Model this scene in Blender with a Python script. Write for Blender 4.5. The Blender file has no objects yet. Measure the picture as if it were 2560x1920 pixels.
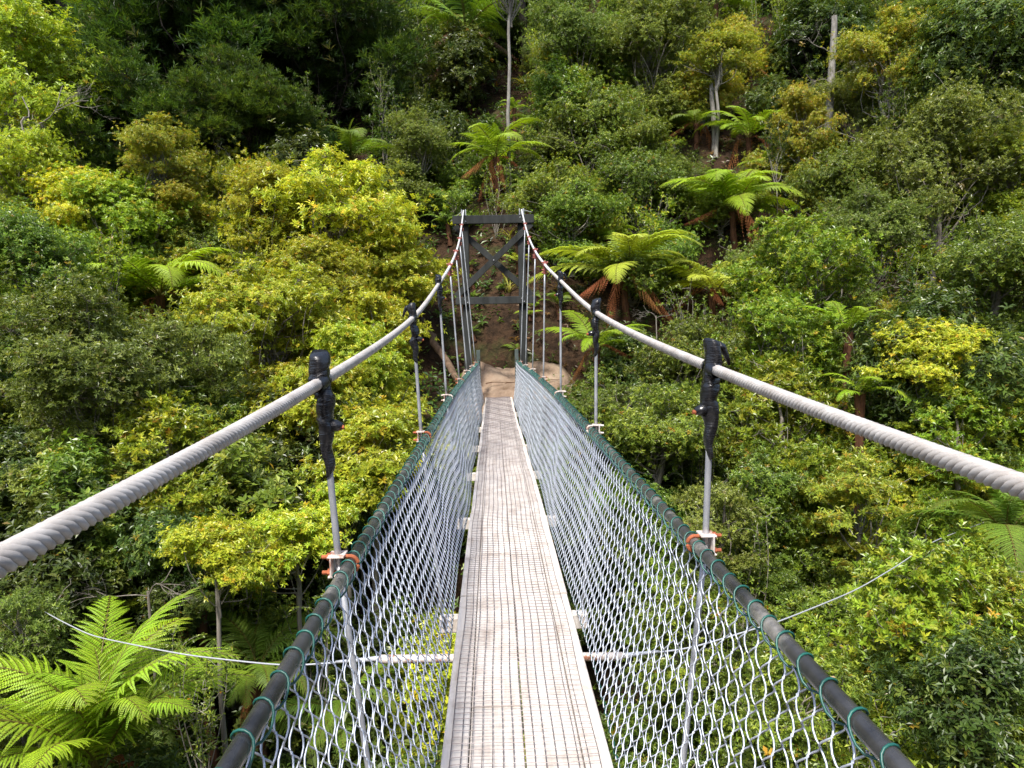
import bpy, math, random
import numpy as np
from mathutils import Vector, Matrix

S = bpy.context.scene
COL = S.collection
rng = np.random.default_rng(7)
random.seed(7)
pi = math.pi
rad = math.radians

# ------------------------------------------------------------------ camera
F = 1830.0                                   # focal length in photograph pixels (2560 wide)
CAM = Vector((-0.08, 0.0, 1.55))
YAW, PITCH, ROLL = 47.6 / F, -161.0 / F, 0.021
_f = Vector((math.sin(YAW) * math.cos(PITCH), math.cos(YAW) * math.cos(PITCH), math.sin(PITCH)))
_r0 = _f.cross(Vector((0, 0, 1))).normalized()
_u0 = _r0.cross(_f)
_r = _r0 * math.cos(ROLL) - _u0 * math.sin(ROLL)
_u = _u0 * math.cos(ROLL) + _r0 * math.sin(ROLL)
cd = bpy.data.cameras.new('camera')
cam = bpy.data.objects.new('camera', cd)
COL.objects.link(cam)
cam.matrix_world = Matrix(((_r.x, _u.x, -_f.x, CAM.x), (_r.y, _u.y, -_f.y, CAM.y),
                           (_r.z, _u.z, -_f.z, CAM.z), (0, 0, 0, 1)))
cd.sensor_width = 36.0
cd.lens = 36.0 * F / 2560.0
cd.clip_start = 0.05
cd.clip_end = 1000.0
S.camera = cam

# ------------------------------------------------------------------ sky and sun
SUN_EL, SUN_AZ = 56.0, 200.0                 # degrees; azimuth clockwise from +Y (the far bank)
w = bpy.data.worlds.new('World')
S.world = w
w.use_nodes = True
nt = w.node_tree
nt.nodes.clear()
sky = nt.nodes.new('ShaderNodeTexSky')
sky.sky_type = 'NISHITA'
sky.sun_disc = False
sky.sun_elevation = rad(SUN_EL)
sky.sun_rotation = rad(SUN_AZ)
sky.dust_density = 2.5
bg = nt.nodes.new('ShaderNodeBackground')
bg.inputs['Strength'].default_value = 0.15
out = nt.nodes.new('ShaderNodeOutputWorld')
nt.links.new(sky.outputs[0], bg.inputs[0])
nt.links.new(bg.outputs[0], out.inputs[0])
sl = bpy.data.lights.new('sun', 'SUN')
sl.energy = 3.3
sl.angle = rad(6.0)
sl.color = (1.0, 0.965, 0.9)
sun = bpy.data.objects.new('sun', sl)
COL.objects.link(sun)
_a, _e = rad(SUN_AZ), rad(SUN_EL)
sd = Vector((math.sin(_a) * math.cos(_e), math.cos(_a) * math.cos(_e), math.sin(_e)))
sun.rotation_euler = sd.to_track_quat('Z', 'Y').to_euler()
sun.location = (0, 0, 60)
S.view_settings.view_transform = 'Standard'
S.view_settings.look = 'None'
S.view_settings.exposure = 1.0
S.view_settings.gamma = 1.0
S.render.engine = 'CYCLES'
S.cycles.max_bounces = 5
S.cycles.transmission_bounces = 3
S.cycles.diffuse_bounces = 2
S.cycles.sample_clamp_indirect = 4.0


# ------------------------------------------------------------------ photo pixel helpers
def ray(px, py):
    d = _f + _r * ((px - 1280) / F) + _u * ((960 - py) / F)
    return d


def at(px, py, Y):
    d = ray(px, py)
    return CAM + d * (Y / d.y)


def project(p):
    d = Vector(p) - CAM
    z = d.dot(_f)
    if z < 0.1:
        return None
    return 1280 + d.dot(_r) / z * F, 960 - d.dot(_u) / z * F, z


# ------------------------------------------------------------------ terrain
def ground_z(x, y):
    x = np.asarray(x, float); y = np.asarray(y, float)
    yb = 16.3 + 0.9 * np.sin(x * 0.23 + 0.5) * np.clip(np.abs(x) / 4, 0, 1) - 0.02 * x
    bench = 2.1
    down = -0.22 - np.clip(yb - y, 0, 60) * 0.72
    down = np.maximum(down, -6.3 + 0.02 * (y - 6) ** 2 * 0 )
    near = -6.3 + np.clip(-1.0 - y, 0, 40) * 0.85
    low = np.maximum(down, near)
    t = np.clip(y - yb - bench, 0, 200)
    bank = np.clip(t, 0, 1.1) * 1.75
    up = -0.22 + bank + np.clip(t - 1.1, 0, 200) * (0.74 + 0.05 * np.sin(x * 0.17))
    z = np.where(y < yb, low, np.where(y < yb + bench, -0.22 + 0.06 * (y - yb), up + 0.06 * bench))
    amp = np.clip(np.abs(y - yb - 1.0) / 2.5, 0.12, 1.0)
    n = (0.32 * np.sin(x * 0.9 + 1.3 * np.sin(y * 0.6)) + 0.28 * np.sin(y * 1.1 + 1.7 * np.sin(x * 0.7 + 2))
         + 0.12 * np.sin(x * 2.3 + y * 1.9) + 0.09 * np.sin(x * 3.7 - y * 3.1 + 1))
    # sandy landing kept smooth where the bridge meets the path
    return z + n * amp * 0.8


def march(px, py, h, t0=2.0, t1=75.0):
    """first point on the pixel's ray that is h metres above the ground"""
    d = ray(px, py); d = d / d.y
    ys = np.arange(t0, t1, 0.1)
    hz = CAM.z + d.z * ys - ground_z(CAM.x + d.x * ys, ys)
    k = np.nonzero(hz <= h)[0]
    Y = ys[k[0]] if len(k) else t1
    return CAM + d * float(Y)


# ------------------------------------------------------------------ mesh building
class MB:
    def __init__(s):
        s.v = []; s.q = []; s.t = []; s.n = 0; s.c = []

    def add(s, v, q=None, t=None, c=None):
        v = np.asarray(v, float).reshape(-1, 3)
        if q is not None and len(q): s.q.append(np.asarray(q, int).reshape(-1, 4) + s.n)
        if t is not None and len(t): s.t.append(np.asarray(t, int).reshape(-1, 3) + s.n)
        s.v.append(v)
        if c is not None: s.c.append(np.asarray(c, float).reshape(-1, 3))
        s.n += len(v)

    def box(s, c, size, rot=None):
        c = np.asarray(c, float); h = np.asarray(size, float) / 2
        p = np.array([[x, y, z] for x in (-1, 1) for y in (-1, 1) for z in (-1, 1)], float) * h
        if rot is not None: p = p @ np.asarray(rot).T
        s.add(p + c, [[0, 1, 3, 2], [4, 6, 7, 5], [0, 4, 5, 1], [2, 3, 7, 6], [0, 2, 6, 4], [1, 5, 7, 3]])

    def bbox(s, c, size, b=0.006, rot=None):
        """box with chamfered edges"""
        c = np.asarray(c, float); h = np.asarray(size, float) / 2
        pts = []; idx = {}
        for ax in range(3):
            for sx in (-1, 1):
                for sy in (-1, 1):
                    for sz in (-1, 1):
                        sg = np.array([sx, sy, sz]); p = sg * h
                        for k in range(3):
                            if k != ax: p[k] -= sg[k] * b
                        idx[(ax, sx, sy, sz)] = len(pts); pts.append(p)
        P = np.array(pts)
        q = []; t = []
        def I(ax, sg): return idx[(ax,) + tuple(sg)]
        for ax in range(3):
            o = [k for k in range(3) if k != ax]
            for sg in (-1, 1):
                ring = []
                for a, b2 in ((-1, -1), (1, -1), (1, 1), (-1, 1)):
                    v3 = [0, 0, 0]; v3[ax] = sg; v3[o[0]] = a; v3[o[1]] = b2
                    ring.append(I(ax, v3))
                q.append(ring)
            for a in (-1, 1):
                for b2 in (-1, 1):
                    v0 = [0, 0, 0]; v1 = [0, 0, 0]
                    v0[ax] = -1; v1[ax] = 1
                    v0[o[0]] = v1[o[0]] = a; v0[o[1]] = v1[o[1]] = b2
                    q.append([I(o[0], v0), I(o[0], v1), I(o[1], v1), I(o[1], v0)])
        for sx in (-1, 1):
            for sy in (-1, 1):
                for sz in (-1, 1):
                    t.append([I(0, (sx, sy, sz)), I(1, (sx, sy, sz)), I(2, (sx, sy, sz))])
        if rot is not None: P = P @ np.asarray(rot).T
        s.add(P + c, q, t)

    def tube(s, P, r, n=6, cap=True, col=None):
        P = np.asarray(P, float); m = len(P)
        r = np.broadcast_to(np.asarray(r, float), (m,))
        T = np.gradient(P, axis=0)
        T /= np.maximum(np.linalg.norm(T, axis=1, keepdims=True), 1e-9)
        ref = np.array([0, 0, 1.0]) if abs(T[:, 2]).mean() < 0.8 else np.array([1.0, 0, 0])
        A = np.cross(T, ref); A /= np.maximum(np.linalg.norm(A, axis=1, keepdims=True), 1e-9)
        B = np.cross(A, T)
        an = np.arange(n) * 2 * pi / n
        V = P[:, None] + (np.cos(an)[None, :, None] * A[:, None] + np.sin(an)[None, :, None] * B[:, None]) * r[:, None, None]
        i = np.arange(m - 1)[:, None] * n; j = np.arange(n)[None]; j2 = (j + 1) % n
        q = np.stack([i + j, i + j2, i + n + j2, i + n + j], -1).reshape(-1, 4)
        t = []
        V = V.reshape(-1, 3)
        if cap:
            V = np.vstack([V, P[0], P[-1]])
            a, b = m * n, m * n + 1
            for k in range(n):
                t.append([a, (k + 1) % n, k]); t.append([b, (m - 1) * n + k, (m - 1) * n + (k + 1) % n])
        c = None if col is None else np.broadcast_to(np.asarray(col, float), (len(V), 3))
        s.add(V, q, t, c)

    def mesh(s, name, mat, smooth=False):
        me = bpy.data.meshes.new(name)
        V = np.vstack(s.v)
        q = np.vstack(s.q) if s.q else np.zeros((0, 4), int)
        t = np.vstack(s.t) if s.t else np.zeros((0, 3), int)
        me.vertices.add(len(V)); me.vertices.foreach_set('co', V.astype(np.float32).ravel())
        li = np.concatenate([q.ravel(), t.ravel()]).astype(np.int32)
        ls = np.concatenate([np.arange(len(q)) * 4, len(q) * 4 + np.arange(len(t)) * 3]).astype(np.int32)
        me.loops.add(len(li)); me.loops.foreach_set('vertex_index', li)
        me.polygons.add(len(ls)); me.polygons.foreach_set('loop_start', ls)
        me.update(calc_edges=True)
        me.polygons.foreach_set('use_smooth', np.full(len(ls), bool(smooth)))
        if s.c:
            C = np.vstack(s.c)
            if len(C) == len(V):
                at_ = me.color_attributes.new('tint', 'FLOAT_COLOR', 'POINT')
                at_.data.foreach_set('color', np.hstack([C, np.ones((len(C), 1))]).astype(np.float32).ravel())
        me.materials.append(mat)
        return me


def link(name, me, parent=None, loc=None, kind=None):
    o = bpy.data.objects.new(name, me)
    COL.objects.link(o)
    if parent is not None: o.parent = parent
    if loc is not None: o.location = loc
    if kind: o['kind'] = kind
    return o


def tag(o, label=None, cat=None, group=None, kind=None):
    if label: o['label'] = label
    if cat: o['category'] = cat
    if group: o['group'] = group
    if kind: o['kind'] = kind
    return o


def empty(name, loc=(0, 0, 0), parent=None):
    o = bpy.data.objects.new(name, None)
    o.empty_display_size = 0.2
    COL.objects.link(o); o.location = loc
    if parent is not None: o.parent = parent
    return o


# ------------------------------------------------------------------ materials
class N:
    def __init__(s, name):
        s.m = bpy.data.materials.new(name); s.m.use_nodes = True
        s.t = s.m.node_tree; s.t.nodes.clear()
        s.out = s.new('ShaderNodeOutputMaterial')

    def new(s, typ, **kw):
        n = s.t.nodes.new(typ)
        for k, v in kw.items():
            if k in n.inputs: n.inputs[k].default_value = v
            else: setattr(n, k, v)
        return n

    def l(s, a, b): s.t.links.new(a, b)

    def noise(s, scale, detail=5, rough=0.6, co='Object', stretch=None):
        tc = s.new('ShaderNodeTexCoord')
        n = s.new('ShaderNodeTexNoise'); n.inputs['Scale'].default_value = scale
        n.inputs['Detail'].default_value = detail; n.inputs['Roughness'].default_value = rough
        src = tc.outputs[co]
        if stretch:
            mp = s.new('ShaderNodeMapping'); mp.inputs['Scale'].default_value = stretch
            s.l(src, mp.inputs[0]); src = mp.outputs[0]
        s.l(src, n.inputs['Vector'])
        return n.outputs['Fac']

    def ramp(s, fac, stops):
        r = s.new('ShaderNodeValToRGB')
        e = r.color_ramp.elements
        while len(e) < len(stops): e.new(0.5)
        for k, (p, c) in enumerate(stops):
            e[k].position = p; e[k].color = (*c, 1) if len(c) == 3 else c
        s.l(fac, r.inputs[0])
        return r.outputs[0]

    def bump(s, h, strength, dist=0.01):
        b = s.new('ShaderNodeBump'); b.inputs['Strength'].default_value = strength
        b.inputs['Distance'].default_value = dist
        s.l(h, b.inputs['Height'])
        return b.outputs[0]

    def pbr(s, col, rough=0.6, metal=0.0, spec=0.5, nrm=None):
        p = s.new('ShaderNodeBsdfPrincipled')
        if hasattr(col, 'links'): s.l(col, p.inputs['Base Color'])
        else: p.inputs['Base Color'].default_value = (*col, 1)
        if hasattr(rough, 'links'): s.l(rough, p.inputs['Roughness'])
        else: p.inputs['Roughness'].default_value = rough
        if hasattr(metal, 'links'): s.l(metal, p.inputs['Metallic'])
        else: p.inputs['Metallic'].default_value = metal
        p.inputs['Specular IOR Level'].default_value = spec
        if nrm is not None: s.l(nrm, p.inputs['Normal'])
        return p.outputs[0]

    def done(s, sh):
        s.l(sh, s.out.inputs[0]); return s.m


def leaf_mat(name, rough=0.36, trans=0.36, spec=0.5, vary=0.2):
    n = N(name)
    a = n.new('ShaderNodeVertexColor'); a.layer_name = 'tint'
    oi = n.new('ShaderNodeObjectInfo')
    hs = n.new('ShaderNodeHueSaturation')
    mr = n.new('ShaderNodeMapRange'); mr.inputs['To Min'].default_value = 1 - vary; mr.inputs['To Max'].default_value = 1 + vary
    n.l(oi.outputs['Random'], mr.inputs['Value']); n.l(mr.outputs[0], hs.inputs['Value'])
    mh = n.new('ShaderNodeMapRange'); mh.inputs['To Min'].default_value = 0.5 - vary * 0.09; mh.inputs['To Max'].default_value = 0.5 + vary * 0.09
    m2 = n.new('ShaderNodeMath', operation='FRACT'); m3 = n.new('ShaderNodeMath', operation='MULTIPLY'); m3.inputs[1].default_value = 7.31
    n.l(oi.outputs['Random'], m3.inputs[0]); n.l(m3.outputs[0], m2.inputs[0]); n.l(m2.outputs[0], mh.inputs['Value']); n.l(mh.outputs[0], hs.inputs['Hue'])
    n.l(a.outputs[0], hs.inputs['Color'])
    p = n.pbr(hs.outputs[0], rough, 0, spec)
    tr = n.new('ShaderNodeBsdfTranslucent')
    mx = n.new('ShaderNodeMix', data_type='RGBA', blend_type='MULTIPLY'); mx.inputs[0].default_value = 1
    n.l(hs.outputs[0], mx.inputs[6]); mx.inputs[7].default_value = (1.55, 1.45, 0.55, 1)
    n.l(mx.outputs[2], tr.inputs[0])
    ms = n.new('ShaderNodeMixShader'); ms.inputs[0].default_value = trans
    n.l(p, ms.inputs[1]); n.l(tr.outputs[0], ms.inputs[2])
    return n.done(ms.outputs[0])


def mk_bark(name, c0, c1, scale=9):
    n = N(name)
    f = n.noise(scale, 6, 0.7, stretch=(1, 1, 0.25))
    return n.done(n.pbr(n.ramp(f, [(0.3, c0), (0.7, c1)]), 0.9, 0, 0.2, n.bump(f, 0.7, 0.03)))


M_LEAF = leaf_mat('glossy_leaf')
M_FROND = leaf_mat('fern_frond', 0.5, 0.4, 0.35, 0.1)
M_DEAD = leaf_mat('dead_frond', 0.85, 0.2, 0.1, 0.15)
M_BARK_G = mk_bark('grey_bark', (0.10, 0.085, 0.07), (0.30, 0.27, 0.23))
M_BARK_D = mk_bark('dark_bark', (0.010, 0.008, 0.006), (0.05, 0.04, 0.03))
M_BARK_P = mk_bark('pale_bark', (0.10, 0.09, 0.075), (0.30, 0.28, 0.25), 14)
M_FERNTRUNK = mk_bark('fern_trunk', (0.03, 0.014, 0.008), (0.13, 0.058, 0.030), 16)
M_LOG = mk_bark('log_bark', (0.05, 0.032, 0.02), (0.20, 0.135, 0.09), 9)

n = N('forest_floor')
f1 = n.noise(0.9, 8, 0.65); f2 = n.noise(7, 6, 0.7)
c1 = n.ramp(f1, [(0.35, (0.030, 0.019, 0.012)), (0.50, (0.065, 0.038, 0.022)), (0.62, (0.045, 0.05, 0.018))])
c2 = n.ramp(f2, [(0.35, (0.4, 0.4, 0.4)), (0.7, (1.25, 1.2, 1.1))])
mx = n.new('ShaderNodeMix', data_type='RGBA', blend_type='MULTIPLY'); mx.inputs[0].default_value = 1
n.l(c1, mx.inputs[6]); n.l(c2, mx.inputs[7])
M_EARTH = n.done(n.pbr(mx.outputs[2], 0.95, 0, 0.15, n.bump(f2, 1.0, 0.12)))

n = N('sand')
f1 = n.noise(2.2, 6, 0.6); f2 = n.noise(40, 4, 0.7)
c = n.ramp(f1, [(0.3, (0.13, 0.085, 0.055)), (0.5, (0.26, 0.185, 0.13)), (0.72, (0.36, 0.275, 0.20))])
f4 = n.noise(9, 8, .75)
M_SAND = n.done(n.pbr(c, 0.95, 0, 0.15, n.bump(f4, 0.9, 0.06)))

n = N('weathered_plank')
f1 = n.noise(3.2, 8, 0.7, stretch=(9, 0.5, 3)); f2 = n.noise(5, 7, 0.75); f3 = n.noise(55, 3, 0.6, stretch=(1, 0.35, 1))
oi = n.new('ShaderNodeObjectInfo')
c = n.ramp(f1, [(0.25, (0.42, 0.35, 0.30)), (0.46, (0.60, 0.545, 0.49)), (0.75, (0.72, 0.68, 0.635))])
c2 = n.ramp(f2, [(0.32, (0.62, 0.57, 0.54)), (0.45, (0.9, 0.88, 0.86)), (0.54, (1.0, 1.0, 1.0))])
mx = n.new('ShaderNodeMix', data_type='RGBA', blend_type='MULTIPLY'); mx.inputs[0].default_value = 0.9
n.l(c, mx.inputs[6]); n.l(c2, mx.inputs[7])
hs = n.new('ShaderNodeHueSaturation'); mr = n.new('ShaderNodeMapRange'); mr.inputs['To Min'].default_value = 0.86; mr.inputs['To Max'].default_value = 1.06
n.l(oi.outputs['Random'], mr.inputs['Value']); n.l(mr.outputs[0], hs.inputs['Value']); n.l(mx.outputs[2], hs.inputs['Color'])
M_PLANK = n.done(n.pbr(hs.outputs[0], 0.85, 0, 0.25, n.bump(f3, 0.5, 0.004)))

n = N('deck_wire')
M_DECKWIRE = n.done(n.pbr(n.ramp(n.noise(12), [(0.3, (0.09, 0.07, 0.065)), (0.7, (0.20, 0.175, 0.18))]), 0.5, 0.5))

n = N('galvanised_wire')
f1 = n.noise(6, 4)
M_WIRE = n.done(n.pbr(n.ramp(f1, [(0.3, (0.42, 0.45, 0.50)), (0.7, (0.62, 0.66, 0.74))]), 0.45, 0.4))

n = N('galvanised_rod')
f1 = n.noise(9, 5); f2 = n.noise(60, 3)
M_ROD = n.done(n.pbr(n.ramp(f1, [(0.3, (0.26, 0.27, 0.29)), (0.7, (0.46, 0.47, 0.49))]), 0.5, 0.4, 0.5, n.bump(f2, 0.15, 0.002)))

n = N('dark_pipe')
f1 = n.noise(3.0, 6, 0.7); f2 = n.noise(18, 4, 0.6, stretch=(1, 0.3, 1))
c = n.ramp(f1, [(0.36, (0.030, 0.030, 0.032)), (0.55, (0.085, 0.083, 0.082)), (0.68, (0.42, 0.39, 0.35))])
M_PIPE = n.done(n.pbr(c, n.ramp(f2, [(0.3, (0.16,) * 3), (0.7, (0.38,) * 3)]), 0.35, 0.6, n.bump(f2, 0.1, 0.002)))

n = N('pale_bracket')
f1 = n.noise(25, 5)
M_BRACKET = n.done(n.pbr(n.ramp(f1, [(0.35, (0.34, 0.14, 0.08)), (0.5, (0.62, 0.54, 0.48)), (0.7, (0.75, 0.72, 0.68))]), 0.6, 0.25))

n = N('rust')
f1 = n.noise(40, 5)
M_RUST = n.done(n.pbr(n.ramp(f1, [(0.3, (0.20, 0.05, 0.025)), (0.6, (0.42, 0.13, 0.055)), (0.8, (0.62, 0.36, 0.28))]), 0.75, 0.2, 0.3, n.bump(f1, 0.4, 0.002)))

n = N('red_clamp')
f1 = n.noise(30, 5)
M_REDCLAMP = n.done(n.pbr(n.ramp(f1, [(0.3, (0.14, 0.035, 0.028)), (0.7, (0.34, 0.11, 0.085))]), 0.6, 0.3))

n = N('rope_strand')
f1 = n.noise(20, 5, stretch=(1, 1, 1)); f2 = n.noise(900, 2)
M_ROPE = n.done(n.pbr(n.ramp(f1, [(0.3, (0.36, 0.325, 0.295)), (0.7, (0.55, 0.52, 0.49))]), 0.65, 0.15, 0.4, n.bump(f2, 0.35, 0.0015)))
n = N('rope_far')
tc = n.new('ShaderNodeTexCoord'); wv = n.new('ShaderNodeTexWave', bands_direction='Y'); wv.inputs['Scale'].default_value = 20
n.l(tc.outputs['Object'], wv.inputs[0])
M_ROPE2 = n.done(n.pbr((0.6, 0.595, 0.59), 0.55, 0.2, 0.4, n.bump(wv.outputs[1], 0.5, 0.004)))

n = N('black_tape')
f1 = n.noise(14, 4, stretch=(1, 1, 4)); f2 = n.noise(60, 3, stretch=(0.4, 0.4, 3))
M_TAPE = n.done(n.pbr((0.012, 0.012, 0.014), n.ramp(f1, [(0.3, (0.16,) * 3), (0.7, (0.4,) * 3)]), 0, 0.6, n.bump(f2, 0.45, 0.006)))

n = N('green_lacing')
M_GREEN = n.done(n.pbr(n.ramp(n.noise(20), [(0.3, (0.007, 0.055, 0.045)), (0.7, (0.013, 0.115, 0.09))]), 0.4))

n = N('tower_paint')
f1 = n.noise(5, 6, stretch=(1, 1, 0.3)); f2 = n.noise(2.2, 7, 0.75, stretch=(3, 1, 0.5))
c = n.ramp(f1, [(0.3, (0.019, 0.021, 0.020)), (0.7, (0.038, 0.040, 0.038))])
c2 = n.ramp(f2, [(0.36, (0.5, 0.5, 0.48)), (0.5, (1, 1, 1)), (0.75, (1.12, 1.14, 1.1))])
mx = n.new('ShaderNodeMix', data_type='RGBA', blend_type='MULTIPLY'); mx.inputs[0].default_value = 0.8
n.l(c, mx.inputs[6]); n.l(c2, mx.inputs[7])
M_TOWER = n.done(n.pbr(mx.outputs[2], 0.8, 0, 0.2, n.bump(f1, 0.3, 0.004)))
n = N('endpost_paint')
M_ENDPOST = n.done(n.pbr(n.ramp(n.noise(6), [(0.3, (0.035, 0.05, 0.045)), (0.7, (0.07, 0.09, 0.08))]), 0.7))
n = N('stay_wire')
M_STAY = n.done(n.pbr((0.55, 0.56, 0.58), 0.45, 0.4))


# ------------------------------------------------------------------ ground
def build_ground():
    xs = np.unique(np.concatenate([np.arange(-60, -30, 1.5), np.arange(-30, 30, 0.4), np.arange(30, 60.1, 1.5)]))
    ys = np.unique(np.concatenate([np.arange(-30, 2, 1.0), np.arange(2, 15, 0.4), np.arange(15, 21, 0.15), np.arange(21, 48, 0.45), np.arange(48, 100.1, 2.0)]))
    X, Y = np.meshgrid(xs, ys)
    Z = ground_z(X, Y)
    Z += 0.1 * np.sin(X * 5.1 + 2 * np.sin(Y * 3.3)) * np.clip((np.abs(Y - 17.4) - 0.9) / 1.0, 0.1, 1)
    nx = len(xs)
    i = np.arange(len(ys) - 1)[:, None] * nx + np.arange(nx - 1)[None]
    q = np.stack([i, i + 1, i + nx + 1, i + nx], -1).reshape(-1, 4)
    m = MB(); m.add(np.stack([X, Y, Z], -1).reshape(-1, 3), q)
    o = link('ground', m.mesh('ground', M_EARTH, True)); tag(o, kind='structure')
    # sandy landing and path on the bench, a sheet a little above the earth
    xs = np.arange(-0.95, 2.0, 0.07); vs = np.linspace(0, 1, 44)
    X, Vv = np.meshgrid(xs, vs)
    ybx = 16.3 + 0.9 * np.sin(X * 0.23 + 0.5) * np.clip(np.abs(X) / 4, 0, 1) - 0.02 * X
    y0 = ybx - 0.35 + 0.2 * np.sin(X * 1.7)
    y1 = ybx + 2.25 + 0.15 * np.sin(X * 2.3 + 1)
    Y = y0 + (y1 - y0) * Vv
    Z = ground_z(X, Y) + 0.10
    mound = 0.42 * np.exp(-((Y - 18.05) / 0.55) ** 2) + 0.10 * np.sin(X * 4 + Y * 3) * np.exp(-((Y - 17.6) / 0.8) ** 2)
    mound += 0.13 * np.exp(-((X + 0.75) / 0.35) ** 2 - ((Y - 17.2) / 0.5) ** 2)
    edge = np.minimum(np.minimum(np.clip((X + 0.95 + .1 * np.sin(Y * 5)) / 0.35, 0, 1), np.clip((1.95 - X + .15 * np.sin(Y * 4)) / 0.5, 0, 1)), np.minimum(np.clip(Vv / 0.12, 0, 1), np.clip((1 - Vv) / 0.1, 0, 1)))
    mound += .035 * np.sin(X * 9 + 2 * np.sin(Y * 5)) * np.sin(Y * 8 + X * 3) + .018 * np.sin(X * 21 + Y * 17) + .05 * np.abs(np.sin(X * 3.1 + Y * 1.7)) 
    Z = Z + mound * np.clip(edge * 1.3, 0, 1) - (1 - edge) * 0.16
    nx = len(xs)
    i = np.arange(len(vs) - 1)[:, None] * nx + np.arange(nx - 1)[None]
    q = np.stack([i, i + 1, i + nx + 1, i + nx], -1).reshape(-1, 4)
    m = MB(); m.add(np.stack([X, Y, Z], -1).reshape(-1, 3), q)
    o = link('sandy_path', m.mesh('sandy_path', M_SAND, True)); tag(o, kind='structure')


build_ground()

# ------------------------------------------------------------------ the bridge
YT = 16.6                                                    # tower
HY = [1.97 + 2.13 * k for k in range(-2, 7)]                 # hangers


def tab(xs, ys):
    xs = np.array(xs, float); ys = np.array(ys, float)
    # smooth through the measured points: cubic (finite-difference tangents)
    m = np.gradient(ys, xs)
    def fn(t):
        t = np.asarray(t, float)
        k = np.clip(np.searchsorted(xs, t) - 1, 0, len(xs) - 2)
        h = xs[k + 1] - xs[k]; u = (t - xs[k]) / h
        return ((2 * u**3 - 3 * u**2 + 1) * ys[k] + (u**3 - 2 * u**2 + u) * h * m[k]
                + (-2 * u**3 + 3 * u**2) * ys[k + 1] + (u**3 - u**2) * h * m[k + 1])
    return fn


deck_z = tab([-4, 0, 4, 6.5, 9.5, 13, YT + 1], [0.02, 0, 0, -0.015, -0.09, -0.16, -0.19])
rail_z = tab([-4, 1.97, 4.1, 6.23, 8.36, 10.5, 12.62, 14.75, YT + .5], [0.93, 0.906, 0.912, 0.90, 0.86, 0.81, 0.74, 0.68, 0.66])
rail_w = tab([-4, 1.97, 4.1, 6.23, 8.36, 10.5, 12.62, 14.75, YT + .5], [0.48, 0.478, 0.465, 0.46, 0.452, 0.441, 0.432, 0.425, 0.41])
cab_w = tab([-4, 0.8, 1.97, 4.1, 6.23, 8.36, 10.5, 12.62, 14.75, YT], [0.56, 0.545, 0.53, 0.512, 0.515, 0.537, 0.562, 0.592, 0.63, 0.648])
cab_z = tab([-4, -1, 0.7, 1.97, 4.1, 6.23, 8.36, 10.5, 12.62, 14.75, YT], [1.36, 1.31, 1.335, 1.40, 1.573, 1.862, 2.16, 2.51, 2.92, 3.42, 3.985])
cx = lambda y: 0.035 * np.clip(np.asarray(y, float), 0, 20) / YT
rail_x = lambda s, y: cx(y) + s * rail_w(y)
cab_x = lambda s, y: s * cab_w(y)
DW = 0.30

BR = empty('suspension_bridge', (0, YT, -0.2))
tag(BR, 'narrow one-person suspension footbridge with wire mesh sides and grey timber tower', 'footbridge')


def part(name, mb, mat, parent=None, smooth=False, kind=None):
    me = mb.mesh(name, mat, smooth)
    p = parent or BR
    off = Vector((0, YT, -0.2))
    o = bpy.data.objects.new(name, me)
    COL.objects.link(o); o.parent = p
    if p is BR: o.location = -off
    if kind: o['kind'] = kind
    return o


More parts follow.
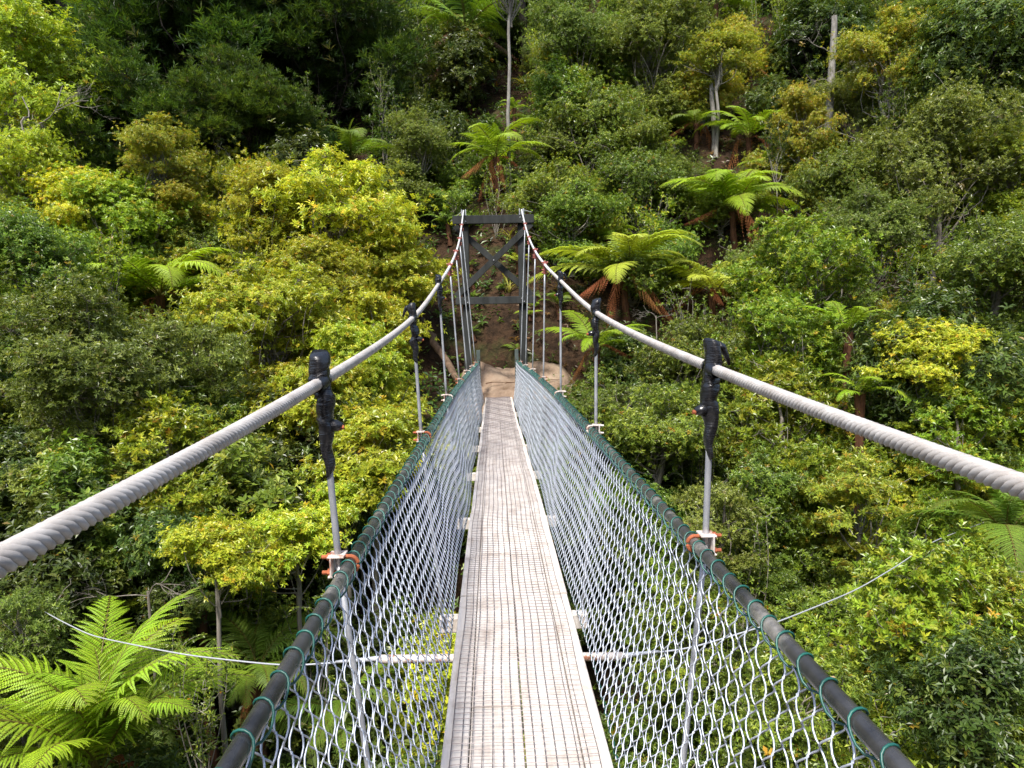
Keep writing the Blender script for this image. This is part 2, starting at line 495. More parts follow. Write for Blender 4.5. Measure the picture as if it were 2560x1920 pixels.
def bridge():
    # deck planks, four abreast, in 1.8 m bays
    y = -3.4; k = 0
    cuts = [-3.4, -1.58, 0.25, 2.07, 4.0, 5.8, 7.6, 9.35, 11.1, 12.9, 14.7, 16.45]
    lanes = [(-0.30, -0.205), (-0.201, -0.002), (0.002, 0.201), (0.205, 0.30)]
    for b in range(len(cuts) - 1):
        for li, (x0, x1) in enumerate(lanes):
            off = 0.0 if li in (0, 3) else (0.75 if li == 1 else 0.745)
            ya, yb_ = cuts[b] + off, cuts[b + 1] + off
            ya += random.uniform(0.004, 0.008); yb_ -= random.uniform(0.004, 0.008)
            yb_ = min(yb_, 16.45)
            if yb_ - ya < 0.1: continue
            th = 0.045
            dz = random.uniform(-0.004, 0.004) + (0.008 if li in (0, 3) else 0)
            dx = random.uniform(-0.006, 0.006) if li in (0, 3) else 0
            if li == 0: x0_, x1_ = x0 + dx, x1
            elif li == 3: x0_, x1_ = x0, x1 + dx
            else: x0_, x1_ = x0, x1
            nn = 9
            ysn = np.linspace(ya, yb_, nn); zs = deck_z(ysn) + dz; cs = cx(ysn)
            m = MB()
            ring = np.array([[x0_ + .004, 0], [x1_ - .004, 0], [x1_, -.004], [x1_, -th], [x0_, -th], [x0_, -.004]])
            V = np.zeros((nn, 6, 3))
            V[:, :, 0] = cs[:, None] + ring[None, :, 0]; V[:, :, 1] = ysn[:, None]; V[:, :, 2] = zs[:, None] + ring[None, :, 1]
            i = np.arange(nn - 1)[:, None] * 6; j = np.arange(6)[None]; j2 = (j + 1) % 6
            q = np.stack([i + j, i + 6 + j, i + 6 + j2, i + j2], -1).reshape(-1, 4).tolist()
            q += [[0, 1, 2, 3], [0, 3, 4, 5]]
            e = (nn - 1) * 6
            q += [[e + 3, e + 2, e + 1, e], [e + 5, e + 4, e + 3, e]]
            m.add(V.reshape(-1, 3), q)
            part('plank', m, M_PLANK)
    # wire mesh laid on the planks
    m = MB()
    L0, L1 = -2.0, 16.35
    px_ = np.linspace(-0.266, 0.258, 15)
    ysn = np.arange(L0, L1, 0.16)
    bow = lambda y: 0.004 * np.sin(y * 2.1) + 0.003 * np.sin(y * 5.3 + 1)
    hz = lambda x, y: deck_z(y) + 0.0145 + 0.0025 * np.sin(y * 7 + x * 13) + 0.0015 * np.sin(y * 19 - x * 31)
    for x in px_:
        P = np.stack([cx(ysn) + x + bow(ysn), ysn, hz(x, ysn)], -1)
        m.tube(P, 0.0016, 4, False)
    xx = np.linspace(-0.266, 0.258, 8)
    for yy in np.arange(L0, L1, 0.042):
        P = np.stack([cx(yy) + xx + bow(yy), np.full(8, yy) + 0.006 * np.sin(xx * 9 + yy), hz(xx, yy) + 0.0025], -1)
        m.tube(P, 0.0016, 4, False)
    part('deck_mesh', m, M_DECKWIRE, kind='stuff')
    # stringers under the deck
    for s in (-1, 1):
        m = MB(); ysn = np.linspace(-3.3, 16.3, 40)
        for a, b in zip(ysn[:-1], ysn[1:]):
            pass
        ring = np.array([[-.03, 0], [.03, 0], [.03, -.1], [-.03, -.1]])
        V = np.zeros((40, 4, 3)); V[:, :, 0] = cx(ysn)[:, None] + s * 0.2 + ring[None, :, 0]; V[:, :, 1] = ysn[:, None]; V[:, :, 2] = (deck_z(ysn) - 0.055)[:, None] + ring[None, :, 1]
        i = np.arange(39)[:, None] * 4; j = np.arange(4)[None]; j2 = (j + 1) % 4
        q = np.stack([i + j, i + 4 + j, i + 4 + j2, i + j2], -1).reshape(-1, 4)
        m.add(V.reshape(-1, 3), q)
        part('stringer', m, M_PLANK)
    # cross beams at each hanger
    for k, y in enumerate(HY):
        m = MB(); z = float(deck_z(y)) - 0.2
        m.bbox((float(cx(y)), y + 0.02, z), (0.86, 0.07, 0.09), 0.006)
        part('cross_beam', m, M_PLANK)
    # rails, lacing, fences
    for s in (-1, 1):
        ysn = np.arange(-3.4, 16.35, 0.06)
        m = MB(); m.tube(np.stack([rail_x(s, ysn), ysn, rail_z(ysn)], -1), 0.0172, 14)
        rl = part('handrail', m, M_PIPE, smooth=True)
        # green lacing wire spiralling round the rail
        r2 = np.random.default_rng(11 + s)
        m = MB()
        y0, y1 = -0.6, 15.6
        turns = (y1 - y0) / 0.088
        nn = int(turns * 14)
        u = np.linspace(0, 1, nn); a = u * turns * 2 * pi
        yy = y0 + (y1 - y0) * u + 0.012 * np.sin(u * 61) + 0.008 * np.sin(u * 173) + 0.010 * np.cos(a)
        rr = 0.0205 + 0.0018 * np.sin(a * 0.37) + 0.012 * np.clip(-np.sin(a), 0, 1) ** 2
        P = np.stack([rail_x(s, yy) + s * -np.cos(a) * rr * 1.0, yy, rail_z(yy) + np.sin(a) * rr], -1)
        m.tube(P, 0.0025, 6, False)
        g = bpy.data.objects.new('lacing_wire', m.mesh('lacing_wire', M_GREEN, True)); COL.objects.link(g); g.parent = rl
        # chain-link fence
        topx = lambda y: rail_x(s, y) - s * 0.004
        topz = lambda y: rail_z(y) - 0.026
        botx = lambda y: cx(y) + s * (0.335 + 0.012 * np.sin(y * 1.9 + s))
        botz = lambda y: deck_z(y) - 0.055 + 0.012 * np.sin(y * 2.7)
        p = 0.0345
        fm = MB()
        i = 0
        nseg = 24
        yw = -1.5
        while yw < 16.3:
            near = yw < 7.0
            sub = 4 if near else 2
            sp = np.arange(nseg * sub + 1) / sub
            j = np.floor(sp + 1e-9).astype(int); t = sp - j
            dirn = np.where((j + i) % 2 == 0, t, 1 - t)
            sm = dirn * dirn * (3 - 2 * dirn)
            dd = 0.72 * dirn + 0.28 * sm
            wob = 0.003 * np.sin(i * 0.7) * np.sin(sp / nseg * pi * 1.3 + i * 0.13)
            yv = yw + wob - 0.0025 + (p + 0.005) * dd
            v = sp / nseg
            dep = 0.0060 * np.sin(pi * sp) + 0.010 * np.sin(yw * 2.95 + s) * np.sin(v * pi) + 0.003 * np.sin(v * pi) * np.sin(yw * 7.1)
            X = topx(yv) * (1 - v) + botx(yv) * v + s * dep
            Z = topz(yv) * (1 - v) + botz(yv) * v
            # sag bulge of the fence
            X = X + s * 0.02 * np.sin(v * pi)
            fm.tube(np.stack([X, yv, Z], -1), 0.0021 if near else 0.0023, 4 if near else 3, False)
            yw += p; i += 1
        fe = part('mesh_fence', fm, M_WIRE, smooth=True, kind='stuff')
        # selvage wire and green tie along the foot of the fence
        m = MB(); yy = np.arange(-1.5, 16.3, 0.02); a = yy * 2 * pi / 0.13
        P = np.stack([botx(yy) + s * 0.006 * np.cos(a), yy, botz(yy) + 0.012 + 0.010 * np.sin(a)], -1)
        m.tube(P, 0.002, 4, False)
        g = bpy.data.objects.new('foot_tie', m.mesh('foot_tie', M_GREEN, True)); COL.objects.link(g); g.parent = fe
        # main cable: six laid strands near, plain further off
        m = MB()
        split = 7.2
        yy = np.arange(-3.4, 0.2, 0.03)
        yy = np.concatenate([yy, np.arange(0.2, split, 0.0085)])
        lay = 0.092; Rr = 0.0098
        for k in range(6):
            a = yy / lay * 2 * pi * s + k * pi / 3
            P = np.stack([cab_x(s, yy) + Rr * np.cos(a), yy, cab_z(yy) + Rr * np.sin(a)], -1)
            m.tube(P, 0.0060, 6, False)
        m.tube(np.stack([cab_x(s, yy[::6]), yy[::6], cab_z(yy[::6])], -1), 0.008, 6, False)
        mc = part('main_cable', m, M_ROPE, smooth=True)
        m = MB(); yy = np.arange(split - 0.01, YT + 0.001, 0.05)
        P = np.stack([cab_x(s, yy), yy, cab_z(yy)], -1)
        # over the saddle and down the far side as the backstay
        yb2 = np.linspace(YT + 0.06, 23.6, 26)
        u = (yb2 - YT) / (23.6 - YT)
        gz = float(ground_z(s * 1.4, 23.6)) - 0.2
        zb = float(cab_z(YT)) * (1 - u) + gz * u
        P = np.vstack([P, np.stack([s * (0.648 + 0.75 * u), yb2, zb], -1)])
        m.tube(P, 0.0150, 10)
        cf = bpy.data.objects.new('backstay_cable', m.mesh('backstay_cable', M_ROPE2, True)); COL.objects.link(cf); cf.parent = mc


bridge()


# ---- hangers ------------------------------------------------------------
def tape_mesh(seed, s):
    """black tape wound round a cable clamp: lumpy, with a bolt nub on the bridge side"""
    r = np.random.default_rng(seed)
    m = MB()
    zs = np.array([0.078, 0.077, 0.071, 0.055, 0.035, 0.015, -0.005, -0.022, -0.036, -0.050, -0.064, -0.078, -0.092, -0.106, -0.120, -0.135, -0.152, -0.172, -0.195, -0.220, -0.245, -0.248])
    ra = np.array([0.004, 0.0255, 0.0300, 0.0325, 0.0325, 0.031, 0.029, 0.0275, 0.0285, 0.0305, 0.031, 0.029, 0.0265, 0.0265, 0.0275, 0.026, 0.0225, 0.0195, 0.0175, 0.016, 0.0140, 0.004])
    zf = np.linspace(zs[1], zs[-2], 64)
    rf = np.interp(-zf, -zs, ra) * .93
    saw = np.zeros(64); lvl = 0.0
    for q in range(64):
        if r.random() < .22: lvl = r.uniform(-.055, .055)
        saw[q] = lvl
    zs = np.concatenate([[zs[0]], zf, [zs[-1]]]); ra = np.concatenate([[.004], rf * (1 + saw), [.004]])
    n = 22
    an = np.arange(n) * 2 * pi / n
    V = []
    for k, (z, a) in enumerate(zip(zs, ra)):
        cxk = 0.003 * math.sin(k * .35 + seed) + (-s * 0.005 if -0.10 < z < -0.04 else 0)
        prof = a * (1 + 0.09 * np.sin(2 * an + k * 0.11 + seed) + 0.06 * np.sin(3 * an - k * 0.2) + 0.03 * np.sin(5 * an + k * .5 + seed) + r.uniform(-0.02, 0.02, n))
        sx = 0.86; sy = 1.1
        zz = z + 0.008 * np.sin(an + seed + k * .12) * (1 if 0 < k < len(zs) - 1 else 0)
        V.append(np.stack([cxk + prof * np.cos(an) * sx, prof * np.sin(an) * sy, zz], -1))
    V = np.array(V); mm = len(zs)
    i = np.arange(mm - 1)[:, None] * n; j = np.arange(n)[None]; j2 = (j + 1) % n
    q = np.stack([i + j, i + n + j, i + n + j2, i + j2], -1).reshape(-1, 4)
    m.add(V.reshape(-1, 3), q)
    # nub over the bolt
    P = np.array([[-s * 0.012, -0.004, -0.115], [-s * 0.030, -0.006, -0.117], [-s * 0.046, -0.008, -0.120]])
    m.tube(P, [0.019, 0.016, 0.010], 10)
    # loose tail of tape
    if seed % 2:
        P = np.array([[s * .018, .02, .065], [s * .034, .026, .058], [s * .048, .03, .036], [s * .058, .03, .008]])
        m.tube(P, [.013, .012, .008, .004], 6)
    # cuff over the rope on both sides
    for sy in (-1, 1):
        dz = 0.14 * 0.04 * sy
        m.tube(np.array([[0, sy * 0.012, dz * .3], [0, sy * 0.036, dz], [0, sy * 0.046, dz * 1.3]]), [0.026, 0.021, 0.0165], 12, False)
    return m.mesh('tape_wrap', M_TAPE, True)


def clamp_mesh(s):
    m = MB()
    m.tube(np.array([[0, 0, 0.045], [0, 0, 0.02], [0, 0, -0.02], [0, 0, -0.07], [0, 0, -0.11]]), [0.012, 0.022, 0.022, 0.018, 0.012], 10)
    for z in (0.024, -0.06, -0.09):
        m.tube(np.array([[-0.036, 0, z], [0.036, 0, z]]), 0.0075, 6)
        for e in (-1, 1):
            m.tube(np.array([[e * 0.026, 0, z], [e * 0.036, 0, z]]), 0.013, 6)
    m.bbox((0, 0, 0), (0.046, 0.05, 0.028), 0.004)
    m.bbox((0, 0, -0.075), (0.04, 0.026, 0.06), 0.004)
    return m.mesh('cable_clamp', M_REDCLAMP)


def bolt_mesh(mat, s):
    m = MB()
    m.tube(np.array([[0, 0, 0], [-s * 0.017, 0, 0]]), 0.0060, 8)
    m.tube(np.array([[-s * 0.002, 0, 0], [-s * 0.010, 0, 0]]), 0.0095, 6)
    return m.mesh('bolt', mat)


def ubolt_mesh(s, mat):
    """U-bolt round the rail (origin at the rail centre), legs pointing outwards"""
    m = MB()
    a = np.linspace(-pi / 2, pi / 2, 15)
    arc = np.stack([-s * 0.0215 * np.cos(a), np.zeros(15), 0.0215 * np.sin(a)], -1)
    P = np.vstack([[s * 0.075, 0, -0.0215], [s * 0.04, 0, -0.0215], arc, [s * 0.04, 0, 0.0215], [s * 0.075, 0, 0.0215]])
    m.tube(P, 0.0055, 8)
    for z in (-0.0215, 0.0215):
        m.tube(np.array([[s * 0.050, 0, z], [s * 0.060, 0, z]]), 0.0105, 6)
    return m.mesh('u_bolt', mat, False)


def saddle_mesh(s):
    m = MB()
    # open channel: two cheeks and a web
    m.bbox((s * 0.033, 0, 0.0265), (0.044, 0.056, 0.005), 0.001)
    m.bbox((s * 0.033, 0, -0.0265), (0.044, 0.056, 0.005), 0.001)
    m.bbox((s * 0.0465, 0.0, 0), (0.005, 0.058, 0.055), 0.001)
    return m.mesh('bracket', M_BRACKET)


BOLT = {s: bolt_mesh(M_RUST, s) for s in (-1, 1)}
UB = {(s, k): ubolt_mesh(s, M_RUST if k else M_BRACKET) for s in (-1, 1) for k in (0, 1)}
SAD = {s: saddle_mesh(s) for s in (-1, 1)}
CLAMP = {s: clamp_mesh(s) for s in (-1, 1)}
for s in (-1, 1):
    for k, y in enumerate(HY):
        y = float(y) + (-0.045 if s < 0 else 0.045) * (1 if k < 5 else 0)
        top = Vector((float(cab_x(s, y)), y, float(cab_z(y))))
        mid = Vector((float(rail_x(s, y)) + s * 0.030, y, float(rail_z(y)) + 0.0))
        low = Vector((float(cx(y)) + s * 0.40, y, float(deck_z(y)) - 0.2))
        hg = empty('hanger', top - Vector((0, YT, -0.2)), BR)
        def sub(name, me, loc):
            o = bpy.data.objects.new(name, me); COL.objects.link(o); o.parent = hg; o.location = loc; return o
        d = mid - top; dn = d.normalized()
        m = MB()
        P = np.array([tuple(dn * t) for t in np.linspace(0.06, d.length, 8)])
        m.tube(P, 0.0092, 12)
        sub('rod', m.mesh('rod', M_ROD, True), (0, 0, 0))
        m = MB()
        P = np.array([tuple(d + (low - mid) * t) for t in np.linspace(0.0, 1, 6)])
        m.tube(P, 0.0085, 10)
        sub('lower_rod', m.mesh('lower_rod', M_ROD, True), (0, 0, 0))
        if k <= 4:
            o = sub('tape_wrap', tape_mesh(3 * k + (s > 0) * 17, s), (0, 0, 0))
            o.rotation_euler = (0, math.atan2(dn.x, dn.z) - pi if dn.x < 0 else math.atan2(dn.x, dn.z) - pi, 0)
            b = sub('bolt', BOLT[s], (-s * 0.040, -0.008, -0.120))
        else:
            sub('cable_clamp', CLAMP[s], (0, 0, 0))
        rl = Vector((float(rail_x(s, y)), y, float(rail_z(y)))) - top
        sub('u_bolt', UB[(s, 1 if (s < 0 and k <= 3) or k % 3 == 2 else 0)], rl)
        sub('bracket', SAD[s], rl)

# ---- stay outrigger and storm stays -----------------------------------------
m = MB()
pL = at(950, 1648, 3.95); pR = at(1556, 1641, 3.95)
P = np.array([tuple(pL.lerp(pR, t)) for t in np.linspace(0, 1, 8)])
m.tube(P, 0.024, 12)
og = part('outrigger_pipe', m, M_BRACKET, smooth=True)
for (pts, nm) in (([(950, 1648, 3.95), (718, 1666, 4.25), (463, 1638, 5.1), (231, 1591, 6.4), (150, 1551, 7.2), (95, 1520, 8.2)], 'l'),
                  ([(1556, 1641, 3.95), (1724, 1622, 4.15), (1881, 1574, 4.5), (1956, 1551, 4.75), (2141, 1476, 5.8), (2257, 1406, 6.9), (2330, 1352, 8.0)], 'r')):
    W = [at(*p) for p in pts]
    d_ = (W[-1] - W[-2]).normalized(); e = W[-1].copy()
    d_ = Vector((d_.x, d_.y, min(d_.z, -.18))).normalized()
    for _ in range(200):
        e = e + d_ * .1
        if e.z < float(ground_z(e.x, e.y)) - .05: break
    W.append(e)
    W = np.array([tuple(v) for v in W])
    t = np.linspace(0, len(W) - 1, 80)
    P = np.stack([np.interp(t, np.arange(len(W)), W[:, k]) for k in range(3)], -1)
    for _ in range(12): P[1:-1] = (P[:-2] + 2 * P[1:-1] + P[2:]) / 4
    m = MB(); m.tube(P, 0.0055, 6)
    part('stay_wire', m, M_STAY, smooth=True)
    m = MB(); m.tube(P[:7] + np.array([0, 0, 0.004]), np.linspace(0.016, 0.008, 7), 8)
    part('wire_grip', m, M_STAY, smooth=True)


# ---- tower ---------------------------------------------------------------------
def tower():
    tw = empty('tower', (0, 0, 0), BR)
    def sub(name, mb, mat=M_TOWER):
        o = bpy.data.objects.new(name, mb.mesh(name, mat)); COL.objects.link(o); o.parent = tw
        o.location = Vector((0, -YT, 0.2)); return o
    yf = YT - 0.0
    for s in (-1, 1):
        m = MB(); m.bbox((s * 0.635, yf + 0.085, 1.72), (0.165, 0.15, 4.28), 0.008); sub('post', m)
        m = MB()
        m.bbox((s * 0.648, yf + 0.06, 3.93), (0.03, 0.14, 0.10), 0.004)
        for e in (-1, 1): m.tube(np.array([[s * 0.648 + e * 0.045, yf + 0.05, 3.86], [s * 0.648 + e * 0.045, yf + 0.05, 4.02]]), 0.014, 8)
        sub('cable_saddle', m, M_ROD)
        m = MB(); m.bbox((float(rail_x(s, 16.4)) + s * 0.015, 16.42, 0.30), (0.085, 0.085, 1.16), 0.006); sub('end_post', m, M_ENDPOST)
    for z, h, hl, c in ((3.775, 0.185, 0.905, 0.01), (1.985, 0.165, 0.905, 0.03)):
        m = MB(); m.bbox((c, yf - 0.045, z), (hl * 2, 0.09, h), 0.008); sub('cross_beam', m)
        for s in (-1, 1):
            for ddx, ddz in ((-0.03, 0.035), (0.03, -0.035)):
                m = MB(); m.tube(np.array([[s * 0.635 + ddx, yf - 0.088, z + ddz], [s * 0.635 + ddx, yf - 0.102, z + ddz]]), 0.013, 6); sub('bolt', m, M_ROD)
    for sgn, yy in ((1, yf - 0.030), (-1, yf + 0.195)):
        a = Vector((-sgn * 0.86, yy, 2.09)); b = Vector((sgn * 0.86, yy, 3.67))
        d = b - a; ang = math.atan2(d.z, d.x)
        R = np.array([[math.cos(ang), 0, -math.sin(ang)], [0, 1, 0], [math.sin(ang), 0, math.cos(ang)]])
        m = MB(); m.bbox(tuple((a + b) / 2), (d.length, 0.055, 0.135), 0.006, R); sub('brace', m)
    m = MB(); m.tube(np.array([[0, yf - 0.058, 2.88], [0, yf - 0.075, 2.88]]), 0.015, 6); sub('bolt', m, M_ROD)


tower()


# ------------------------------------------------------------------ vegetation: leaves
def unit(v):
    return v / np.maximum(np.linalg.norm(v, axis=-1, keepdims=True), 1e-9)


def add_leaves(mb, p, d, up, L, W, col, long6=False, curl=0.15):
    """p base (N,3), d direction, up rough normal, L/W (N,), col (N,3)"""
    n = len(p)
    side = unit(np.cross(d, up)); nm = np.cross(side, d)
    L = L[:, None]; W = W[:, None]
    if long6:
        a = p
        b1 = p + d * L * .33 + side * W * .46 + nm * W * .12
        b2 = p + d * L * .33 - side * W * .46 + nm * W * .12
        c1 = p + d * L * .70 + side * W * .40 - nm * L * curl * .4 + nm * W * .12
        c2 = p + d * L * .70 - side * W * .40 - nm * L * curl * .4 + nm * W * .12
        t = p + d * L - nm * L * curl
        m = p + d * L * .5 - nm * L * curl * .15
        V = np.stack([a, b1, b2, c1, c2, t, m], 1).reshape(-1, 3)
        o = np.arange(n)[:, None] * 7
        q = np.concatenate([o + [0, 6, 3, 1], o + [0, 2, 4, 6]], 0)
        t3 = np.concatenate([o + [6, 5, 3], o + [6, 4, 5]], 0)
        mb.add(V, q, t3, np.repeat(col, 7, 0))
    else:
        m = p + d * L * .5
        V = np.stack([p, m + side * W * .5 + nm * W * .18, p + d * L - nm * L * curl, m - side * W * .5 + nm * W * .18], 1).reshape(-1, 3)
        o = np.arange(n)[:, None] * 4
        t3 = np.concatenate([o + [0, 2, 1], o + [0, 3, 2]], 0)
        mb.add(V, None, t3, np.repeat(col, 4, 0))


def pick_cols(r, n, pal):
    """pal: list of (weight, rgb, jitter)"""
    wts = np.array([p[0] for p in pal], float); wts /= wts.sum()
    k = r.choice(len(pal), n, p=wts)
    base = np.array([p[1] for p in pal])[k]; jit = np.array([p[2] for p in pal])[k]
    v = 1 + r.normal(0, 1, n) * jit
    return np.clip(base * np.clip(v, .45, 1.7)[:, None], 0.004, 0.75)


def curve(a, b, r, bend=0.15, n=7, lift=0.0):
    a = np.asarray(a, float); b = np.asarray(b, float)
    t = np.linspace(0, 1, n)[:, None]
    L = np.linalg.norm(b - a)
    off = r.normal(0, bend * L, 3); off[2] += lift * L
    P = a * (1 - t) + b * t + np.sin(t * pi) * off + np.sin(t * 2 * pi) * r.normal(0, bend * L * .4, 3)
    return P


SPEC = {
    # name: palette, leaf length, width, leaves per rosette, spread, clump flatness, bark, six-sided leaf, upright
    'yellow': dict(pal=[(5, (0.40, 0.44, 0.032), .20), (3, (0.25, 0.34, 0.03), .22), (2.0, (0.58, 0.56, 0.06), .15), (.5, (0.50, 0.30, 0.03), .2)], L=.066, W=.026, k=8, flat=.55, bark='G', cl=.30, th=(35, 85)),
    'bright': dict(pal=[(5, (0.220, 0.305, 0.024), .22), (3, (0.139, 0.217, 0.021), .25), (2, (0.393, 0.404, 0.038), .2), (.15, (0.450, 0.236, 0.028), .2)], L=.072, W=.028, k=8, flat=.8, bark='G', cl=.28, th=(25, 75)),
    'mid': dict(pal=[(5, (0.150, 0.225, 0.026), .25), (3, (0.085, 0.145, 0.02), .25), (2.4, (0.29, 0.36, 0.045), .2), (.10, (0.42, 0.20, 0.02), .2)], L=.052, W=.022, k=7, flat=.8, bark='G', cl=.26, th=(30, 90)),
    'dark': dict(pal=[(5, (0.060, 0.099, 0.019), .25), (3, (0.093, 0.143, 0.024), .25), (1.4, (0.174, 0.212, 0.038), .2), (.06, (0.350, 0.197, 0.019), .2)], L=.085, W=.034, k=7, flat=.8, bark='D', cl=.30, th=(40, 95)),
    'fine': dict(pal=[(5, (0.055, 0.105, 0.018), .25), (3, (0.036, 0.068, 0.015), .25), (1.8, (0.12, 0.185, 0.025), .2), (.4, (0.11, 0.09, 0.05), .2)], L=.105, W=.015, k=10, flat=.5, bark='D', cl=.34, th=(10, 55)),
    'olive': dict(pal=[(5, (0.17, 0.225, 0.04), .22), (3, (0.105, 0.15, 0.03), .25), (2, (0.29, 0.34, 0.07), .2), (.25, (0.26, 0.20, 0.10), .2)], L=.056, W=.021, k=8, flat=.7, bark='G', cl=.27, th=(20, 85)),
    'broad': dict(pal=[(5, (0.197, 0.286, 0.036), .22), (3, (0.122, 0.187, 0.027), .25), (1.8, (0.358, 0.384, 0.057), .2), (.1, (0.500, 0.295, 0.028), .2)], L=.105, W=.045, k=6, flat=.85, bark='G', cl=.30, th=(35, 95)),
    'lime': dict(pal=[(5, (0.28, 0.38, 0.028), .22), (3, (0.18, 0.27, 0.024), .25), (2, (0.44, 0.50, 0.05), .18), (.25, (0.48, 0.30, 0.03), .2)], L=.06, W=.025, k=8, flat=.7, bark='G', cl=.27, th=(30, 85)),
    'gold': dict(pal=[(5, (0.30, 0.33, 0.035), .22), (3, (0.20, 0.26, 0.03), .25), (1.6, (0.46, 0.38, 0.04), .2), (.5, (0.44, 0.22, 0.03), .2)], L=.062, W=.022, k=7, flat=.6, bark='P', cl=.27, th=(30, 85)),
}
BARK = {'G': M_BARK_G, 'D': M_BARK_D, 'P': M_BARK_P}


def crown_proto(spname, R, seed, lmul=1.0, dens=1.0, aspect=0.85, ragged=0.25):
    sp = SPEC[spname]
    r = np.random.default_rng(seed)
    ncl = int(max(14, 24 * (R / 1.0) ** 1.35))
    # clump centres spread through an uneven crown that hangs low
    u = unit(r.normal(0, 1, (ncl, 3)))
    u[:, 2] = np.where((u[:, 2] < -.3) & (r.random(ncl) < .28), -u[:, 2], u[:, 2])
    rr = r.uniform(.18, 1.0, ncl) ** .55 * r.uniform(.8, 1.15, ncl)
    lob = 1 + ragged * np.sin(2.3 * np.arctan2(u[:, 1], u[:, 0]) + seed) * (1 - np.abs(u[:, 2]))
    C = u * rr[:, None] * lob[:, None] * R * np.array([.86, .86, .86 * aspect])
    # narrower towards the top, broad below
    tp = np.clip(C[:, 2] / (R * aspect), -.2, 1)
    C[:, :2] *= (1.08 - .42 * tp)[:, None]
    cr = sp['cl'] * 1.02 * R ** .5 * r.uniform(.55, 1.45, ncl)
    wood = MB(); leaf = MB()
    root = np.array([0, 0, -1.15 * R * aspect])
    for k in range(ncl):
        tr = .035 * R ** .8
        st = root + np.array([0, 0, r.uniform(0.05, 1.0) * R * aspect])
        P = curve(st, C[k], r, .10, 7, -.05)
        wood.tube(P, np.linspace(tr * r.uniform(.25, .5), .005, 7), 5, False)
    wood.tube(curve(root, [r.normal(0, .1) * R, r.normal(0, .1) * R, .45 * R * aspect], r, .05, 8), np.linspace(.05 * R ** .8, .012, 8), 6, False)
    LL = sp['L'] * lmul; WW = sp['W'] * lmul
    for k in range(ncl):
        area = 4 * pi * cr[k] ** 2 * .75
        nros = int(dens * 1.22 * area / (sp['k'] * LL * WW * .55))
        nros = max(10, nros)
        v = unit(r.normal(0, 1, (nros, 3))); v[:, 2] = np.where((v[:, 2] < -.1) & (r.random(nros) < .55), -v[:, 2], v[:, 2])
        ra = r.uniform(.12, 1.0, nros) ** .5
        ra = np.where(r.random(nros) < .20, ra * r.uniform(1.1, 2.0, nros), ra)
        bump = 1 + .22 * np.sin(v[:, 0] * 5 + k) * np.sin(v[:, 1] * 5 + 2 * k) + r.normal(0, .07, nros)
        sh = unit(unit(C[k]) * .7 + np.array([0, 0, .8]) + r.normal(0, .25, 3))
        off = v * (ra * bump)[:, None] * cr[k] * np.array([1.1, 1.1, sp['flat']])
        off = off + sh * (off @ sh)[:, None] * (.55 if sp['flat'] > .6 else .25)
        pos = C[k] + off
        ax = unit(v * .9 + np.array([0, 0, .75]) + .35 * unit(C[k])[None] + r.normal(0, .25, (nros, 3)))
        # a few twigs show
        tw = r.choice(nros, min(nros, 9), replace=False)
        for q in tw:
            wood.tube(curve(C[k], pos[q], r, .12, 4), np.linspace(.006, .0025, 4), 3, False)
        kk = sp['k']
        A = np.repeat(ax, kk, 0); Pp = np.repeat(pos, kk, 0)
        n_ = len(A)
        ref = np.where(np.abs(A[:, 2:3]) < .9, np.array([[0, 0, 1.0]]), np.array([[1.0, 0, 0]]))
        a = unit(np.cross(A, ref)); b = np.cross(A, a)
        ph = np.tile(np.arange(kk) * 2.4, nros) + np.repeat(r.uniform(0, 6.28, nros), kk)
        th = np.radians(r.uniform(*sp['th'], n_))
        d = np.cos(th)[:, None] * A + np.sin(th)[:, None] * (np.cos(ph)[:, None] * a + np.sin(ph)[:, None] * b)
        Pp = Pp - A * np.tile(np.linspace(0, .6, kk) * LL, nros)[:, None] + r.normal(0, .006, (n_, 3))
        ln = LL * r.uniform(.65, 1.25, n_)
        # tint shared by a rosette with leaf-to-leaf jitter
        rc = np.repeat(pick_cols(r, nros, sp['pal']), kk, 0)
        lc = pick_cols(r, n_, sp['pal'])
        mix = r.uniform(.15, .6, n_)[:, None]
        add_leaves(leaf, Pp, d, A, ln, WW * ln / LL * r.uniform(.8, 1.2, n_), rc * (1 - mix) + lc * mix)
    return dict(R=R, aspect=aspect, crown=leaf.mesh('crown', M_LEAF), wood=wood.mesh('branches', BARK[sp['bark']]), bark=sp['bark'])


PROTO = {}
_seed = 40
for sp_ in SPEC:
    PROTO[sp_] = []
    for (R_, lm_, de_, as_) in ((0.8, 1.0, .9, 1.05), (1.6, 1.2, .78, 1.0)):
        _seed += 1
        PROTO[sp_].append(crown_proto(sp_, R_, _seed, lm_, de_, as_))
PROTO['yellow'].append(crown_proto('yellow', 1.2, 91, 1.0, .9, .9, .4))
PROTO['bright'].append(crown_proto('bright', 1.2, 92, 1.05, .9, 1.0, .3))
PROTO['mid'].append(crown_proto('mid', 1.2, 93, 1.1, .9, .85, .3))
PROTO['fine'].append(crown_proto('fine', 2.0, 94, 1.35, .6, .95, .4))


